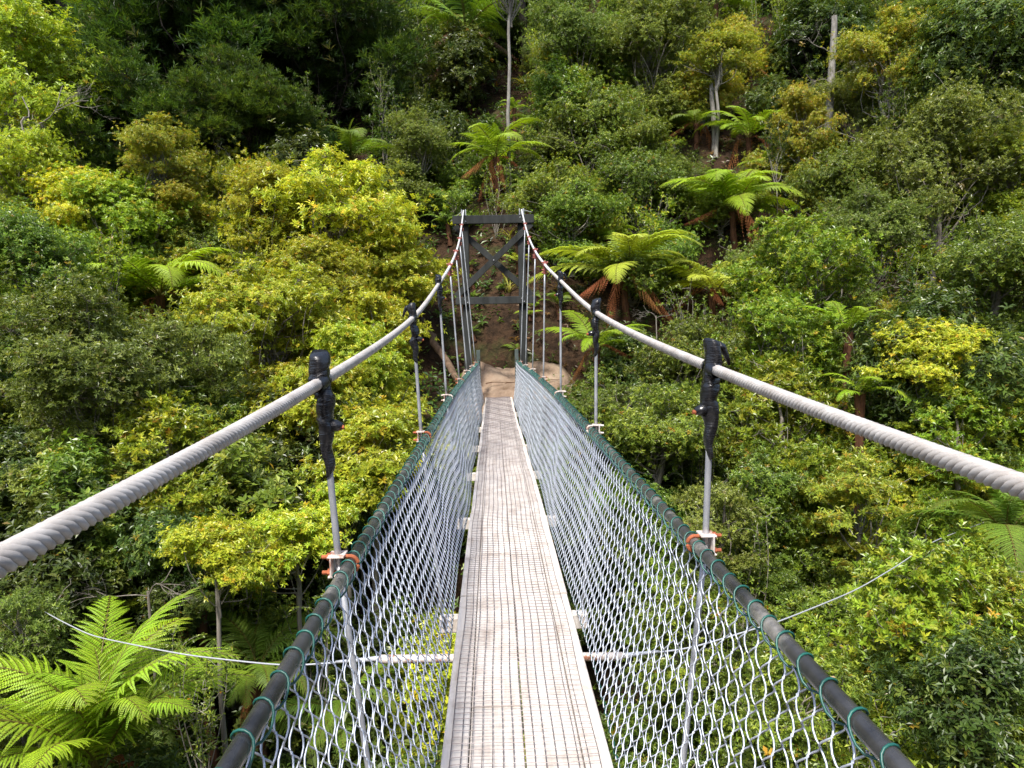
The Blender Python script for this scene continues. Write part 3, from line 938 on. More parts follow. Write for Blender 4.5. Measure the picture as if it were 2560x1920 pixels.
def wispy_proto(spname, seed):
    sp = SPEC[spname]; r = np.random.default_rng(seed)
    wood = MB(); leaf = MB(); pp = []; dd = []; uu = []
    for k in range(8):
        a = r.uniform(0, 6.28); top = np.array([math.cos(a) * r.uniform(.1, .55), math.sin(a) * r.uniform(.1, .55), r.uniform(.45, 1.15)])
        P = curve([r.normal(0, .04), r.normal(0, .04), -1.1], top, r, .05, 12)
        wood.tube(P, np.linspace(.012, .003, 12), 4, False)
        segs = [(P, .35)]
        for q in range(7):
            st = P[int(r.integers(4, 12))]
            e = st + unit(np.array([r.normal(0, 1), r.normal(0, 1), r.uniform(.1, 1.0)])) * r.uniform(.15, .42)
            B = curve(st, e, r, .1, 6); wood.tube(B, np.linspace(.005, .002, 6), 3, False); segs.append((B, .15))
        for B, t0 in segs:
            n_ = int(26 * (1.6 if t0 > .3 else 1))
            t = r.uniform(t0, 1, n_) ** .8 * (len(B) - 1)
            b = np.stack([np.interp(t, np.arange(len(B)), B[:, c]) for c in range(3)], -1)
            ax = unit(B[-1] - B[0])
            d = unit(r.normal(0, 1, (n_, 3)) + ax * .7 + np.array([0, 0, .15]))
            pp.append(b); dd.append(d); uu.append(unit(np.array([0, 0, 1.0]) + r.normal(0, .35, (n_, 3))))
    p = np.vstack(pp); d = np.vstack(dd); u = np.vstack(uu); n_ = len(p)
    L = sp['L'] * 1.15 * r.uniform(.6, 1.25, n_)
    add_leaves(leaf, p, d, u, L, L * sp['W'] / sp['L'] * r.uniform(.8, 1.2, n_), pick_cols(r, n_, sp['pal']))
    return dict(R=1.0, aspect=1.0, crown=leaf.mesh('leaves', M_LEAF), wood=wood.mesh('stems', BARK['G']), bark='G')


for sp_ in ('mid', 'lime', 'olive', 'yellow', 'dark', 'bright', 'broad'):
    PROTO['w_' + sp_] = [wispy_proto(sp_, 300 + len(PROTO) * 3 + q) for q in range(2)]


def trunk_proto(bark, seed):
    r = np.random.default_rng(seed)
    t = np.linspace(0, 1, 12)
    P = np.stack([.10 * np.sin(t * 3 + seed) * t * (1 - t) * 3, .10 * np.cos(t * 4 + seed) * t * (1 - t) * 3, t], -1)
    P -= P[-1] * np.array([1, 1, 0])
    m = MB(); m.tube(P, .055 * (1.25 - .55 * t) + .03 * np.exp(-t * 14), 8, False)
    return m.mesh('trunk', BARK[bark], True)


TRUNK = {b: [trunk_proto(b, k) for k in range(3)] for b in BARK}
ALLPLANTS = []      # (px, py, r_px, depth) of placed feature plants
CNT = {}


def tree(spname, c, R, label, group=None, which=None, name=None, cat='tree', squash=1.0, rz=None, thick=1.0, bare_trunk=False):
    """a plant whose crown centre is the world point c, rooted on the ground below it"""
    pr = PROTO[spname]
    if which is None:
        d = [abs(math.log(R / p['R'])) + random.uniform(0, .35) for p in pr]
        which = int(np.argmin(d))
    pr = pr[which]
    s = R / pr['R']
    gz = float(ground_z(c.x, c.y))
    half = 1.05 * pr['R'] * pr['aspect'] * s * squash
    th = c.z - half - gz
    root = Vector((c.x, c.y, gz - 0.05))
    if name is None: name = 'tree' if th > 1.0 else 'shrub'
    e = empty(name, root)
    rz = random.uniform(0, 2 * pi) if rz is None else rz
    def ch(nm, me, z, sc):
        o = bpy.data.objects.new(nm, me); COL.objects.link(o); o.parent = e
        o.location = (0, 0, z); o.scale = sc; o.rotation_euler = (0, 0, rz)
        return o
    zc = c.z - root.z
    tl = max(th + 0.15, 0.15)
    ts = s * pr['R'] ** .8 * thick
    ch('trunk', random.choice(TRUNK[pr['bark']]), 0, (ts, ts, max(tl, zc - half + 0.1)))
    ch('branches', pr['wood'], zc, (s, s, s * squash))
    ch('crown', pr['crown'], zc, (s, s, s * squash))
    if th > .35 * R and not bare_trunk:
        # leafy lower tiers down the stem
        z_ = zc - R * .95; k_ = 0
        while z_ > .25 * R and k_ < 4:
            o = ch('lower_crown', random.choice(PROTO[spname])['crown'] if k_ else pr['crown'], z_, (1, 1, 1))
            q = R * random.uniform(.62, .85) / (pr['R'] if o.data == pr['crown'] else [p for p in PROTO[spname] if p['crown'] == o.data][0]['R'])
            o.scale = (q, q, q * .8); o.rotation_euler = (0, 0, random.uniform(0, 6.28))
            o.location = (random.uniform(-.4, .4) * R, random.uniform(-.4, .25) * R, z_)
            z_ -= R * random.uniform(.55, .8); k_ += 1
    tag(e, label, cat, group)
    return e


def feature(spname, px, py, rpx, h, label, cat='tree', **kw):
    c = march(px, py, h)
    p = project(c)
    R = rpx * p[2] / F
    ALLPLANTS.append((px, py, rpx * 1.0, p[2]))
    return tree(spname, c, R, label, cat=cat, **kw)


# ------------------------------------------------------------------ ferns
def frond_mesh(seed, dead=False, npair=24, npin=21, arch=1.0, width=.46, droop=0.34, base0=.14, pal=None):
    """unit-length frond in the XZ plane: X outwards, Z up; rachis, pinnae, pinnules"""
    r = np.random.default_rng(seed)
    lf = MB()
    pal = pal or [(5, (0.17, 0.27, 0.022), .18), (3, (0.12, 0.20, 0.02), .2), (1.2, (0.27, 0.33, 0.03), .15)]
    tt = np.linspace(0, 1, 40)
    el = rad(58) * arch - tt ** 1.25 * rad(95) * arch              # elevation along the rachis
    if dead: el = rad(20) - np.minimum(tt * 3.2, 1) * rad(98)
    dx = np.cos(el); dz = np.sin(el)
    P = np.zeros((40, 3)); P[1:, 0] = np.cumsum((dx[:-1] + dx[1:]) / 2) / 39; P[1:, 2] = np.cumsum((dz[:-1] + dz[1:]) / 2) / 39
    P[:, 1] = .03 * np.sin(tt * 3 + seed)
    rc = np.array((0.17, 0.15, 0.03)) if not dead else np.array((0.16, 0.07, 0.03))
    lf.tube(P, np.linspace(.0062, .0013, 40), 5, False, rc)
    T = unit(np.gradient(P, axis=0))
    S_ = np.array([0, 1.0, 0]); NN = np.cross(S_, T) * -1
    NN = np.cross(T, np.broadcast_to(S_, T.shape)); NN = np.where(NN[:, 2:3] < 0, -NN, NN) if not dead else NN
    pos_t = base0 + (1 - base0 - .008) * (np.linspace(0, 1, npair) ** .92)
    allp, alld, allu, allL, allW = [], [], [], [], []
    for k, t in enumerate(pos_t):
        u = (t - base0) / (1 - base0)
        prof = (min(1, (u * 3.2 + .42)) * (1 - u ** 1.9) ** .75 + .03)
        pl = width * .5 * 1.05 * prof
        p0 = np.array([np.interp(t, tt, P[:, a]) for a in range(3)])
        Td = unit(np.array([np.interp(t, tt, T[:, a]) for a in range(3)]))
        Nn = unit(np.array([np.interp(t, tt, NN[:, a]) for a in range(3)]))
        for sg in (-1, 1):
            fw = rad(24 + 30 * u + r.normal(0, 3))
            if dead: fw = rad(40 + 25 * u + r.normal(0, 8))
            d0 = unit(np.cos(fw) * sg * S_ + np.sin(fw) * Td + (.12 if not dead else -.5) * Nn)
            # pinna midrib, drooping at its end
            q = np.linspace(0, 1, 7)[:, None]
            dr = droop * (1.0 + r.normal(0, .2)) * (2.2 if dead else 1)
            mid = p0 + d0 * pl * q * (1 - .08 * q) - np.array([0, 0, 1.0]) * dr * pl * q ** 2.1 + Td * pl * .10 * q ** 2
            lf.tube(mid, np.linspace(.0022, .0006, 7), 3, False, rc)
            npn = max(5, int(npin * (.45 + .55 * prof)))
            s_ = np.linspace(.05, .985, npn)
            pm = np.stack([np.interp(s_, q[:, 0], mid[:, a]) for a in range(3)], -1)
            tm = unit(np.stack([np.interp(s_, q[:, 0], np.gradient(mid, axis=0)[:, a]) for a in range(3)], -1))
            nn_ = np.broadcast_to(Nn, tm.shape)
            sdv = unit(np.cross(tm, nn_)); nn2 = np.cross(sdv, tm)
            wl = (width * .058) * (.35 + .65 * prof) * np.clip(1.25 - s_ ** 1.6 * 1.15, .12, 1) * .8
            for e in (-1, 1):
                dd = unit(sdv * e + tm * .45 - nn2 * (.18 if not dead else .7) + r.normal(0, .05, tm.shape))
                allp.append(pm); alld.append(dd); allu.append(nn2); allL.append(wl * r.uniform(.85, 1.1, npn)); allW.append(np.full(npn, pl / npn * 1.02))
    p = np.vstack(allp); d = np.vstack(alld); uu = np.vstack(allu); L = np.concatenate(allL); W = np.concatenate(allW)
    col = pick_cols(r, len(p), pal)
    # one hue per frond region rather than confetti
    col = col * .35 + np.array(pal[0][1]) * .65 * (1 + .25 * np.sin(p[:, 0:1] * 9 + seed))
    add_leaves(lf, p, d, uu, L, W * 1.25, col, curl=.12)
    return lf.mesh('frond', M_DEAD if dead else M_FROND)


G1 = [(5, (0.27, 0.42, 0.018), .18), (3, (0.19, 0.31, 0.02), .2), (1.2, (0.38, 0.48, 0.03), .15)]
G2 = [(5, (0.155, 0.26, 0.026), .18), (3, (0.10, 0.18, 0.02), .2), (1.2, (0.22, 0.31, 0.03), .15)]
G3 = [(5, (0.40, 0.48, 0.045), .18), (3, (0.30, 0.39, 0.035), .2), (1.2, (0.52, 0.55, 0.07), .15)]
GD = [(5, (0.30, 0.12, 0.045), .25), (3, (0.18, 0.07, 0.03), .25), (1, (0.42, 0.22, 0.11), .2)]
GD2 = [(5, (0.24, 0.17, 0.12), .25), (3, (0.15, 0.10, 0.07), .25)]
FR = {'bright': [frond_mesh(1, pal=G1), frond_mesh(2, pal=G1, arch=.8), frond_mesh(3, pal=G1, arch=1.15, droop=.4)],
      'green': [frond_mesh(4, pal=G2), frond_mesh(5, pal=G2, arch=.85), frond_mesh(6, pal=G2, arch=1.2, droop=.45)],
      'lime': [frond_mesh(7, pal=G3), frond_mesh(8, pal=G3, arch=.75), frond_mesh(9, pal=G3, arch=1.1)],
      'dead': [frond_mesh(10, True, pal=GD, npair=18, npin=12), frond_mesh(11, True, pal=GD, npair=20, npin=12, width=.3)],
      'grey': [frond_mesh(12, True, pal=GD2, npair=20, npin=12, width=.28)]}
t_ = np.linspace(0, 1, 16)
FT = []
for k in range(2):
    m = MB(); r_ = np.random.default_rng(k)
    V = []
    n_ = 12
    for z in t_:
        an = np.arange(n_) * 2 * pi / n_
        rr_ = .085 * (1.1 - .25 * z) * (1 + r_.uniform(-.18, .18, n_)) * (1 + .35 * max(0, z - .85) / .15)
        V.append(np.stack([rr_ * np.cos(an) + .06 * math.sin(z * 2.5 + k) * (1 - z), rr_ * np.sin(an), np.full(n_, z)], -1))
    V = np.array(V); i = np.arange(15)[:, None] * n_; j = np.arange(n_)[None]; j2 = (j + 1) % n_
    m.add(V.reshape(-1, 3), np.stack([i + j, i + j2, i + n_ + j2, i + n_ + j], -1).reshape(-1, 4))
    FT.append(m.mesh('trunk', M_FERNTRUNK, True))


def fern(c, R, label, kind='bright', nf=15, dead=0, deadkind='dead', group=None, name='tree_fern', cat='tree fern', lean=(0, 0), az=None, elev=(-22, 12)):
    """tree fern: crown point c, frond length R"""
    gz = float(ground_z(c.x, c.y))
    if c.z < gz + .1: c = Vector((c.x, c.y, gz + .1))
    e = empty(name, (c.x, c.y, gz - .05))
    h = c.z - e.location.z
    o = bpy.data.objects.new('trunk', random.choice(FT)); COL.objects.link(o); o.parent = e; o.scale = (.75 + R * .14, .75 + R * .14, h)
    a0 = random.uniform(0, 6.28)
    for k in range(nf):
        a = a0 + k * 2.39996 + random.uniform(-.12, .12) if az is None else rad(az[k % len(az)]) + random.uniform(-.1, .1)
        o = bpy.data.objects.new('frond', random.choice(FR[kind])); COL.objects.link(o); o.parent = e
        L = R * random.uniform(.68, 1.15) * (.75 if k > nf - 3 else 1)
        o.scale = (L, L * random.uniform(.9, 1.15), L)
        o.location = (lean[0], lean[1], h - .02)
        o.rotation_euler = (random.uniform(-.35, .35), rad(-random.uniform(*elev)) - (rad(18) if k > nf - 4 else 0) + random.gauss(0, .08), a)
    for k in range(dead):
        a = a0 + k * 2.39996 + .7
        o = bpy.data.objects.new('dead_frond', random.choice(FR[deadkind])); COL.objects.link(o); o.parent = e
        L = R * random.uniform(.6, .95)
        o.scale = (L, L * .8, L); o.location = (0, 0, h - .08)
        o.rotation_euler = (random.uniform(-.25, .25), random.uniform(-.95, .15), a)
    tag(e, label, cat, group)
    return e


def ffern(px, py, rpx, h, label, **kw):
    c = march(px, py, h)
    p = project(c)
    ALLPLANTS.append((px, py, rpx * 1.05, p[2]))
    return fern(c, rpx * 1.4 * p[2] / F, label, **kw)


# ------------------------------------------------------------------ flax and grass tufts
def blade_mesh(seed, pal, arch=1.0, wd=.022):
    r = np.random.default_rng(seed)
    m = MB(); n = 12
    t = np.linspace(0, 1, n)
    el = rad(78) - t ** 1.6 * rad(110) * arch
    P = np.zeros((n, 3)); P[1:, 0] = np.cumsum(np.cos(el[:-1])) / n; P[1:, 2] = np.cumsum(np.sin(el[:-1])) / n
    P[:, 1] = .04 * np.sin(t * 3 + seed)
    wv = wd * np.sin(np.clip(t * .9 + .12, 0, 1) * pi) ** .6 + .001
    nm = np.stack([-np.sin(el), np.zeros(n), np.cos(el)], -1)
    S_ = np.array([0, 1., 0])
    V = np.stack([P + S_ * wv[:, None] + nm * wv[:, None] * .35, P, P - S_ * wv[:, None] + nm * wv[:, None] * .35], 1).reshape(-1, 3)
    i = np.arange(n - 1)[:, None] * 3; j = np.arange(2)[None]
    q = np.stack([i + j, i + j + 1, i + 3 + j + 1, i + 3 + j], -1).reshape(-1, 4)
    c = np.array(pal) * (1 + .25 * np.sin(t * 5 + seed))[:, None]
    m.add(V, q, None, np.repeat(c, 3, 0))
    return m.mesh('blade', M_FROND)


BL = {'flax': [blade_mesh(k, (0.10, 0.16, 0.03), .8 + .25 * k, .024) for k in range(3)],
      'yellowflax': [blade_mesh(k + 5, (0.28, 0.27, 0.05), .8 + .25 * k, .028) for k in range(3)],
      'grass': [blade_mesh(k + 9, (0.11, 0.15, 0.04), 1.0 + .25 * k, .010) for k in range(3)]}


def tuft(px, py, rpx, h, label, kind='flax', nb=22, name='flax_plant', cat='flax', group=None):
    c = march(px, py, h); p = project(c); R = rpx * p[2] / F
    ALLPLANTS.append((px, py, rpx * .8, p[2]))
    gz = float(ground_z(c.x, c.y))
    e = empty(name, (c.x, c.y, gz))
    for k in range(nb):
        o = bpy.data.objects.new('blade', random.choice(BL[kind])); COL.objects.link(o); o.parent = e
        L = R * random.uniform(.8, 1.5); o.scale = (L, L, L)
        o.rotation_euler = (random.uniform(-.15, .15), random.uniform(-.25, .45), k * 2.4 + random.uniform(-.3, .3))
        o.location = (random.uniform(-.06, .06), random.uniform(-.06, .06), 0)
    tag(e, label, cat, group)


# ------------------------------------------------------------------ bare branches
def bare(seed, depth=4, spread=.6, bark=M_BARK_G, L0=1.0, thick=.015):
    r = np.random.default_rng(seed); m = MB()
    def grow(p, d, L, rad_, k):
        e = p + d * L
        P = curve(p, e, r, .09, 6)
        m.tube(P, np.linspace(rad_, rad_ * .6, 6), 6 if k > 2 else 4, False)
        if k == 0: return
        for _ in range(r.integers(2, 4)):
            nd = unit(d + r.normal(0, spread, 3)); f = r.uniform(.35, 1)
            grow(P[int(f * 5)], nd, L * r.uniform(.5, .8), rad_ * .55, k - 1)
    grow(np.zeros(3), np.array([0, 0, 1.0]), L0, thick, depth)
    return m.mesh('branches', bark)


BARE = [bare(1), bare(2, 4, .8), bare(5, 5, .7, L0=.8)]

# ------------------------------------------------------------------ the plants one can pick out
FEAT = [
    # yellow-green trees left of the bridge
    ('yellow', 830, 545, 235, 3.6, 'tall yellow-leaved tree with open grey limbs left of the tower'),
    ('yellow', 650, 500, 115, 4.0, 'yellow-leaved bough tree standing in front of dark slope'),
    ('yellow', 980, 690, 145, 2.6, 'round yellow-green tree beside the left cable near the tower'),
    ('yellow', 680, 790, 200, 3.0, 'low spreading yellow tree below the open-limbed yellow tree'),
    ('yellow', 890, 930, 150, 2.8, 'yellow-leaved shrub behind the second taped hanger on the left'),
    ('yellow', 940, 1130, 170, 3.6, 'bright yellow shrub against the left handrail'),
    ('yellow', 740, 1370, 140, 4.2, 'yellow shrub behind the nearest taped hanger on the left'),
    ('yellow', 540, 1400, 130, 4.2, 'yellow shrub with grey twigs under the left cable'),
    ('yellow', 950, 820, 110, 2.4, 'yellow-green shrub above the third taped hanger on the left'),
    ('yellow', 800, 1020, 140, 3.2, 'yellow shrub under the left cable beside the ferny gap'),
    ('yellow', 790, 690, 130, 3.0, 'yellow-green shrub at the foot of the open-limbed tree'),
    ('yellow', 860, 1270, 110, 3.4, 'small yellow shrub tucked under the left handrail'),
    ('lime', 90, 215, 225, 4.6, 'large sunlit yellow-green tree with a leaning limb at the dark forest edge'),
    ('lime', 60, 430, 130, 4.0, 'light green tree crown under the large sunlit leaning tree'),
    ('gold', 400, 400, 120, 4.5, 'slender sapling with reddish yellow drooping leaves in front of dark forest'),
    ('yellow', 200, 520, 130, 3.8, 'golden-topped tree below the leaning sunlit tree'),
    ('lime', 330, 560, 170, 3.2, 'bright green tree above the big bracken-like fern'),
    ('mid', 90, 650, 160, 4.0, 'green small-leaved tree with dark arching branches'),
    ('olive', 240, 960, 260, 4.2, 'broad flat-topped small-leaved tree over a dark hollow'),
    ('olive', 500, 900, 130, 4.0, 'olive shrub beside the dark hollow'),
    ('broad', 480, 1030, 90, 3.8, 'large-leaved sapling in front of the dark hollow'),
    ('bright', 420, 1150, 150, 3.6, 'bright green shrub under the left cable'),
    ('broad', 600, 1210, 150, 3.8, 'glossy bright green broadleaf shrub below the left cable'),
    ('broad', 210, 1230, 130, 4.0, 'shrub with scattered yellow and orange leaves'),
    ('dark', 160, 1400, 170, 3.8, 'dark round-leaved shrub above the big green fern'),
    ('dark', 40, 1160, 110, 4.0, 'dark bushy shrub at the foot of the flat-topped tree'),
    ('olive', 40, 1560, 120, 4.2, 'grey-green narrow-leaved shrub next to the big green fern'),
    ('dark', 420, 1380, 110, 3.2, 'dark leafy shrub under bare twigs'),
    # the shaded forest above on the left
    ('fine', 470, 110, 280, 3.4, 'tall dark feathery-leaved tree in the shaded forest'),
    ('fine', 800, 130, 240, 3.2, 'dark fine-leaved tree hung with pale lichen'),
    ('fine', 300, 300, 210, 3.0, 'dark feathery tree behind the slender sapling'),
    ('fine', 640, 300, 170, 2.6, 'low dark feathery tree beside the thick black trunk'),
    ('dark', 770, 410, 90, 2.2, 'glossy dark green shrub behind the yellow tree top'),
    ('olive', 1045, 370, 95, 2.4, 'pale olive feathery shrub left of the tree fern above the tower'),
    ('dark', 1150, 180, 120, 2.0, 'dark leafy shrub under the upper tree fern'),
    # right of the bridge
    ('bright', 2010, 690, 185, 4.2, 'bright green tree on a slender pale trunk right of the bridge'),
    ('bright', 1960, 860, 150, 3.8, 'lower bright green tree beside the slender pale trunk'),
    ('mid', 1640, 1080, 180, 3.4, 'bushy mid-green shrub mass against the right handrail'),
    ('mid', 1700, 900, 130, 3.2, 'mid-green shrub under the right cable'),
    ('olive', 1560, 1010, 90, 2.6, 'olive twiggy shrub beside the third hanger on the right'),
    ('bright', 1960, 1060, 150, 4.0, 'bright green leafy shrub below the right cable'),
    ('mid', 1900, 1230, 120, 4.0, 'dark-centred green shrub right of the nearest right hanger'),
    ('olive', 1790, 1280, 110, 3.8, 'fine twiggy olive shrub behind the nearest right hanger'),
    ('gold', 2150, 1260, 150, 4.2, 'pale yellow-leaved shrub below the right cable'),
    ('yellow', 2320, 900, 150, 4.5, 'light yellow-green shrub above the right cable'),
    ('bright', 2400, 1080, 120, 4.0, 'sunlit green shrub just above the right cable'),
    ('bright', 2250, 1560, 190, 4.4, 'bright green bush flecked with orange leaves beside the right handrail'),
    ('bright', 2330, 1350, 90, 4.4, 'glossy green sapling in front of the right fern'),
    ('dark', 2430, 1770, 175, 4.8, 'dark green bush in the lower gully on the right'),
    ('bright', 2520, 1540, 110, 4.6, 'light green upright bush at the gully edge on the right'),
    ('mid', 2000, 1750, 170, 3.6, 'mid-green shrub below the right handrail'),
    ('mid', 1720, 1600, 170, 3.0, 'green shrub seen through the right mesh fence'),
    ('mid', 2480, 680, 200, 5.0, 'dull green tree with tangled bare grey branches'),
    ('olive', 2350, 440, 190, 3.6, 'pale fresh-green tree in front of the grey dead trunk'),
    ('bright', 2520, 400, 120, 4.5, 'pale green tree beside the dark slope trees on the right'),
    ('gold', 2225, 165, 130, 4.0, 'golden tree on a pale straight trunk high on the slope'),
    ('gold', 2000, 310, 95, 2.8, 'low golden shrub at the foot of the dead trunk'),
    ('gold', 1790, 140, 90, 3.6, 'small yellow tree on a thin pale stem high on the slope'),
    ('olive', 1620, 130, 160, 3.8, 'olive feathery tree high on the slope'),
    ('olive', 1430, 130, 130, 3.4, 'grey-green tree right of the black trunks'),
    ('mid', 1480, 330, 150, 2.6, 'mid-green bushy tree above and right of the tower'),
    ('broad', 1400, 250, 90, 2.6, 'light green sapling right of the black trunks'),
    ('dark', 2060, 120, 150, 1.5, 'dark glossy tree behind the dead trunk'),
    ('dark', 2450, 140, 190, 5.0, 'dark tall tree at the upper right slope'),
    ('mid', 1600, 470, 130, 2.2, 'small tree on a grey stem between the two right ferns'),
    ('mid', 1430, 530, 110, 1.8, 'green shrub close behind the tower on the right'),
    ('olive', 2180, 600, 130, 3.4, 'yellow-olive shrub behind the bright pale-trunked tree'),
]
for (sp, px, py, rp, h, lb) in FEAT:
    cat = 'shrub' if ('shrub' in lb or 'bush' in lb) else ('sapling' if 'sapling' in lb else 'tree')
    feature(sp, px, py, rp, h, lb, cat=cat, name={'shrub': 'shrub', 'sapling': 'sapling', 'tree': 'tree'}[cat],
            squash=random.uniform(.85, 1.05), bare_trunk=any(w_ in lb for w_ in ('trunk', 'stem', 'limbs')) or (sp == 'yellow' and py > 1000))

FERNS = [
    (1240, 395, 120, 1.6, 'tree fern with long rust-brown hanging fronds above the tower', dict(kind='bright', nf=14, dead=7)),
    (1832, 530, 165, 1.3, 'large tree fern with leaning red-brown trunk on the right slope', dict(kind='bright', nf=20, dead=4)),
    (1560, 690, 170, 1.5, 'lime tree fern with dead red-brown fronds close to the right cable', dict(kind='lime', nf=17, dead=8)),
    (1780, 730, 150, 1.3, 'lime tree fern half hidden between green shrubs on the right', dict(kind='lime', nf=15, dead=3)),
    (1490, 870, 120, 1.0, 'drooping green fern at the right path edge', dict(kind='bright', nf=12, dead=2)),
    (1165, 85, 165, 3.2, 'tall tree fern with grey hanging fronds between the black trunks', dict(kind='green', nf=16, dead=6, deadkind='grey')),
    (880, 400, 115, 1.6, 'fern with browning frond tips behind the yellow tree', dict(kind='green', nf=12, dead=2)),
    (400, 740, 200, 2.4, 'large bright fern behind the small-leaved trees on the left', dict(kind='bright', nf=18, dead=3)),
    (110, 770, 160, 1.8, 'shaded tree fern beneath arching dark branches', dict(kind='green', nf=14, dead=2)),
    (730, 690, 120, 2.2, 'lime fern glimpsed behind the yellow tree limbs', dict(kind='lime', nf=11)),
    (240, 1930, 370, 3.3, 'big bright green tree fern seen from above below the left stay wire', dict(kind='bright', nf=20, dead=1, elev=(8, 40))),
    (640, 1680, 190, 2.4, 'dark green fern between the big bright fern and the left handrail', dict(kind='green', nf=15, dead=3)),
    (860, 1800, 220, 2.0, 'green fern seen through the left mesh fence', dict(kind='green', nf=15)),
    (500, 1490, 140, 2.6, 'shaded fern under the yellow shrub with grey twigs', dict(kind='green', nf=12, dead=2)),
    (2520, 1330, 200, 5.0, 'large green fern reaching out below the right cable', dict(kind='green', nf=14)),
    (2150, 985, 110, 4.4, 'bright fern frond cluster just above the right cable', dict(kind='bright', nf=10)),
    (2120, 830, 105, 4.2, 'bright fern beside the lower bright green tree', dict(kind='bright', nf=9)),
    (2370, 1600, 95, 4.6, 'small lime fern beside the orange-flecked bush', dict(kind='lime', nf=8)),
    (1870, 345, 120, 1.0, 'pale green tree fern under the thin-stemmed small yellow tree', dict(kind='bright', nf=13, dead=3)),
    (1740, 310, 90, .9, 'small tree fern left of the thin pale stem', dict(kind='green', nf=11, dead=3)),
    (1790, 10, 110, 2.2, 'tree fern at the top of the right slope', dict(kind='green', nf=12)),
    (205, 40, 110, 3.4, 'sunlit fern behind the leaning dark trunk', dict(kind='bright', nf=12)),
    (1600, 65, 75, 1.4, 'small fern above the bare orange earth scar', dict(kind='green', nf=10)),
    (1295, 655, 42, .35, 'little lime fern on the bank behind the tower brace', dict(kind='lime', nf=7, name='fern', cat='fern')),
    (1180, 830, 36, .3, 'little fern on the earth bank beside the left tower post', dict(kind='green', nf=7, name='fern', cat='fern')),
    (1395, 760, 55, .5, 'small fern right of the tower post', dict(kind='green', nf=8, name='fern', cat='fern')),
    (1120, 560, 60, .6, 'small fern left of the tower top', dict(kind='green', nf=8, name='fern', cat='fern')),
    (2540, 210, 90, 2.4, 'pale fern among dark trees high on the right', dict(kind='green', nf=10)),
]
for (px, py, rp, h, lb, kw) in FERNS:
    ffern(px, py, rp, h, lb, **kw)

TUFTS = [
    (1010, 150, 80, .5, 'tall dark flax clump beside the fallen log', dict(kind='flax', nb=26)),
    (1275, 590, 50, .3, 'yellowing flax on the bank seen through the tower', dict(kind='yellowflax', nb=14)),
    (1270, 720, 45, .2, 'drooping yellow flax behind the tower lower beam', dict(kind='yellowflax', nb=12)),
    (1060, 540, 60, .5, 'hanging grass clump on the bank left of the tower', dict(kind='grass', nb=40, name='grass_tuft', cat='grass')),
    (2190, 600, 90, 2.6, 'broad-bladed yellow-green flax among shrubs on the right', dict(kind='yellowflax', nb=12)),
    (1560, 250, 60, .5, 'grass clump in the scrub above the right ferns', dict(kind='grass', nb=36, name='grass_tuft', cat='grass')),
    (1310, 200, 55, .4, 'upright yellow-green flax at the foot of the black trunks', dict(kind='yellowflax', nb=16)),
    (860, 330, 70, .5, 'dark strap-leaved plant in the forest shade', dict(kind='flax', nb=20)),
    (690, 1130, 70, 2.2, 'yellowing strap leaves behind the nearest left hanger', dict(kind='yellowflax', nb=9)),
]
for (px, py, rp, h, lb, kw) in TUFTS:
    tuft(px, py, rp, h, lb, **kw)


# trunks that stand on their own
def pole_tree(px, py0, py1, h0, wpx, mat, label, lean=0.0, crown=None, name='tree', cat='tree'):
    """trunk whose foot shows at (px,py0) and which passes (px+lean,py1)"""
    a = march(px, py0, h0); Y = a.y
    b = at(px + lean, py1, Y)
    gz = float(ground_z(a.x, a.y)) - .1
    dpt = project(a)[2]
    r0 = wpx * dpt / F / 2
    for t in np.linspace(0, 1, 5): ALLPLANTS.append((px + lean * t, py0 + (py1 - py0) * t, 16, dpt))
    d = (b - a); foot = a + d * ((gz - a.z) / d.z)
    P = np.array([tuple(foot.lerp(b, t) - foot) for t in np.linspace(0, 1, 16)])
    rr = np.random.default_rng(int(px))
    P[1:-1] += np.cumsum(rr.normal(0, .02, (14, 3)), 0) * np.array([1, 1, 0]) * .6
    e = empty(name, foot)
    m = MB(); m.tube(P, np.linspace(r0 * 1.25, r0 * .75, 16), 10, False)
    o = bpy.data.objects.new('trunk', m.mesh('trunk', mat, True)); COL.objects.link(o); o.parent = e
    tag(e, label, cat)
    if crown:
        pr = PROTO[crown[0]][-1]; s = crown[1] / pr['R']
        for nm, me in (('branches', pr['wood']), ('crown', pr['crown'])):
            o = bpy.data.objects.new(nm, me); COL.objects.link(o); o.parent = e; o.scale = (s, s, s)
            o.location = (P[-1][0], P[-1][1], P[-1][2] + crown[1] * .7)
    return e, Vector(P[-1]), dpt


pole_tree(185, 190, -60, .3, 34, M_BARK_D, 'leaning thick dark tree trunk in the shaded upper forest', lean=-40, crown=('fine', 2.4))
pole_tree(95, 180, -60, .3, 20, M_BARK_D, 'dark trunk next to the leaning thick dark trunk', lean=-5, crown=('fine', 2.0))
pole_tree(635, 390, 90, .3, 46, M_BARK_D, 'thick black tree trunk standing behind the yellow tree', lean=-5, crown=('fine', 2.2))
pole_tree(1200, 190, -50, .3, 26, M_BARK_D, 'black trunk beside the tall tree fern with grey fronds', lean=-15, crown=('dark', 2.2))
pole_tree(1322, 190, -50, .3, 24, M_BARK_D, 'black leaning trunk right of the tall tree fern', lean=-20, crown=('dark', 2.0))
pole_tree(1272, 480, 20, .3, 9, M_BARK_P, 'thin pale mossy trunk rising above the tower', lean=4, crown=('olive', 1.3))
pole_tree(1605, 560, 400, .3, 9, M_BARK_G, 'slender grey stem between the two large right ferns', lean=-2, crown=('mid', .9))
pole_tree(1785, 360, 200, .3, 12, M_BARK_P, 'thin pale stem rising out of the fern on the upper right', lean=-14)
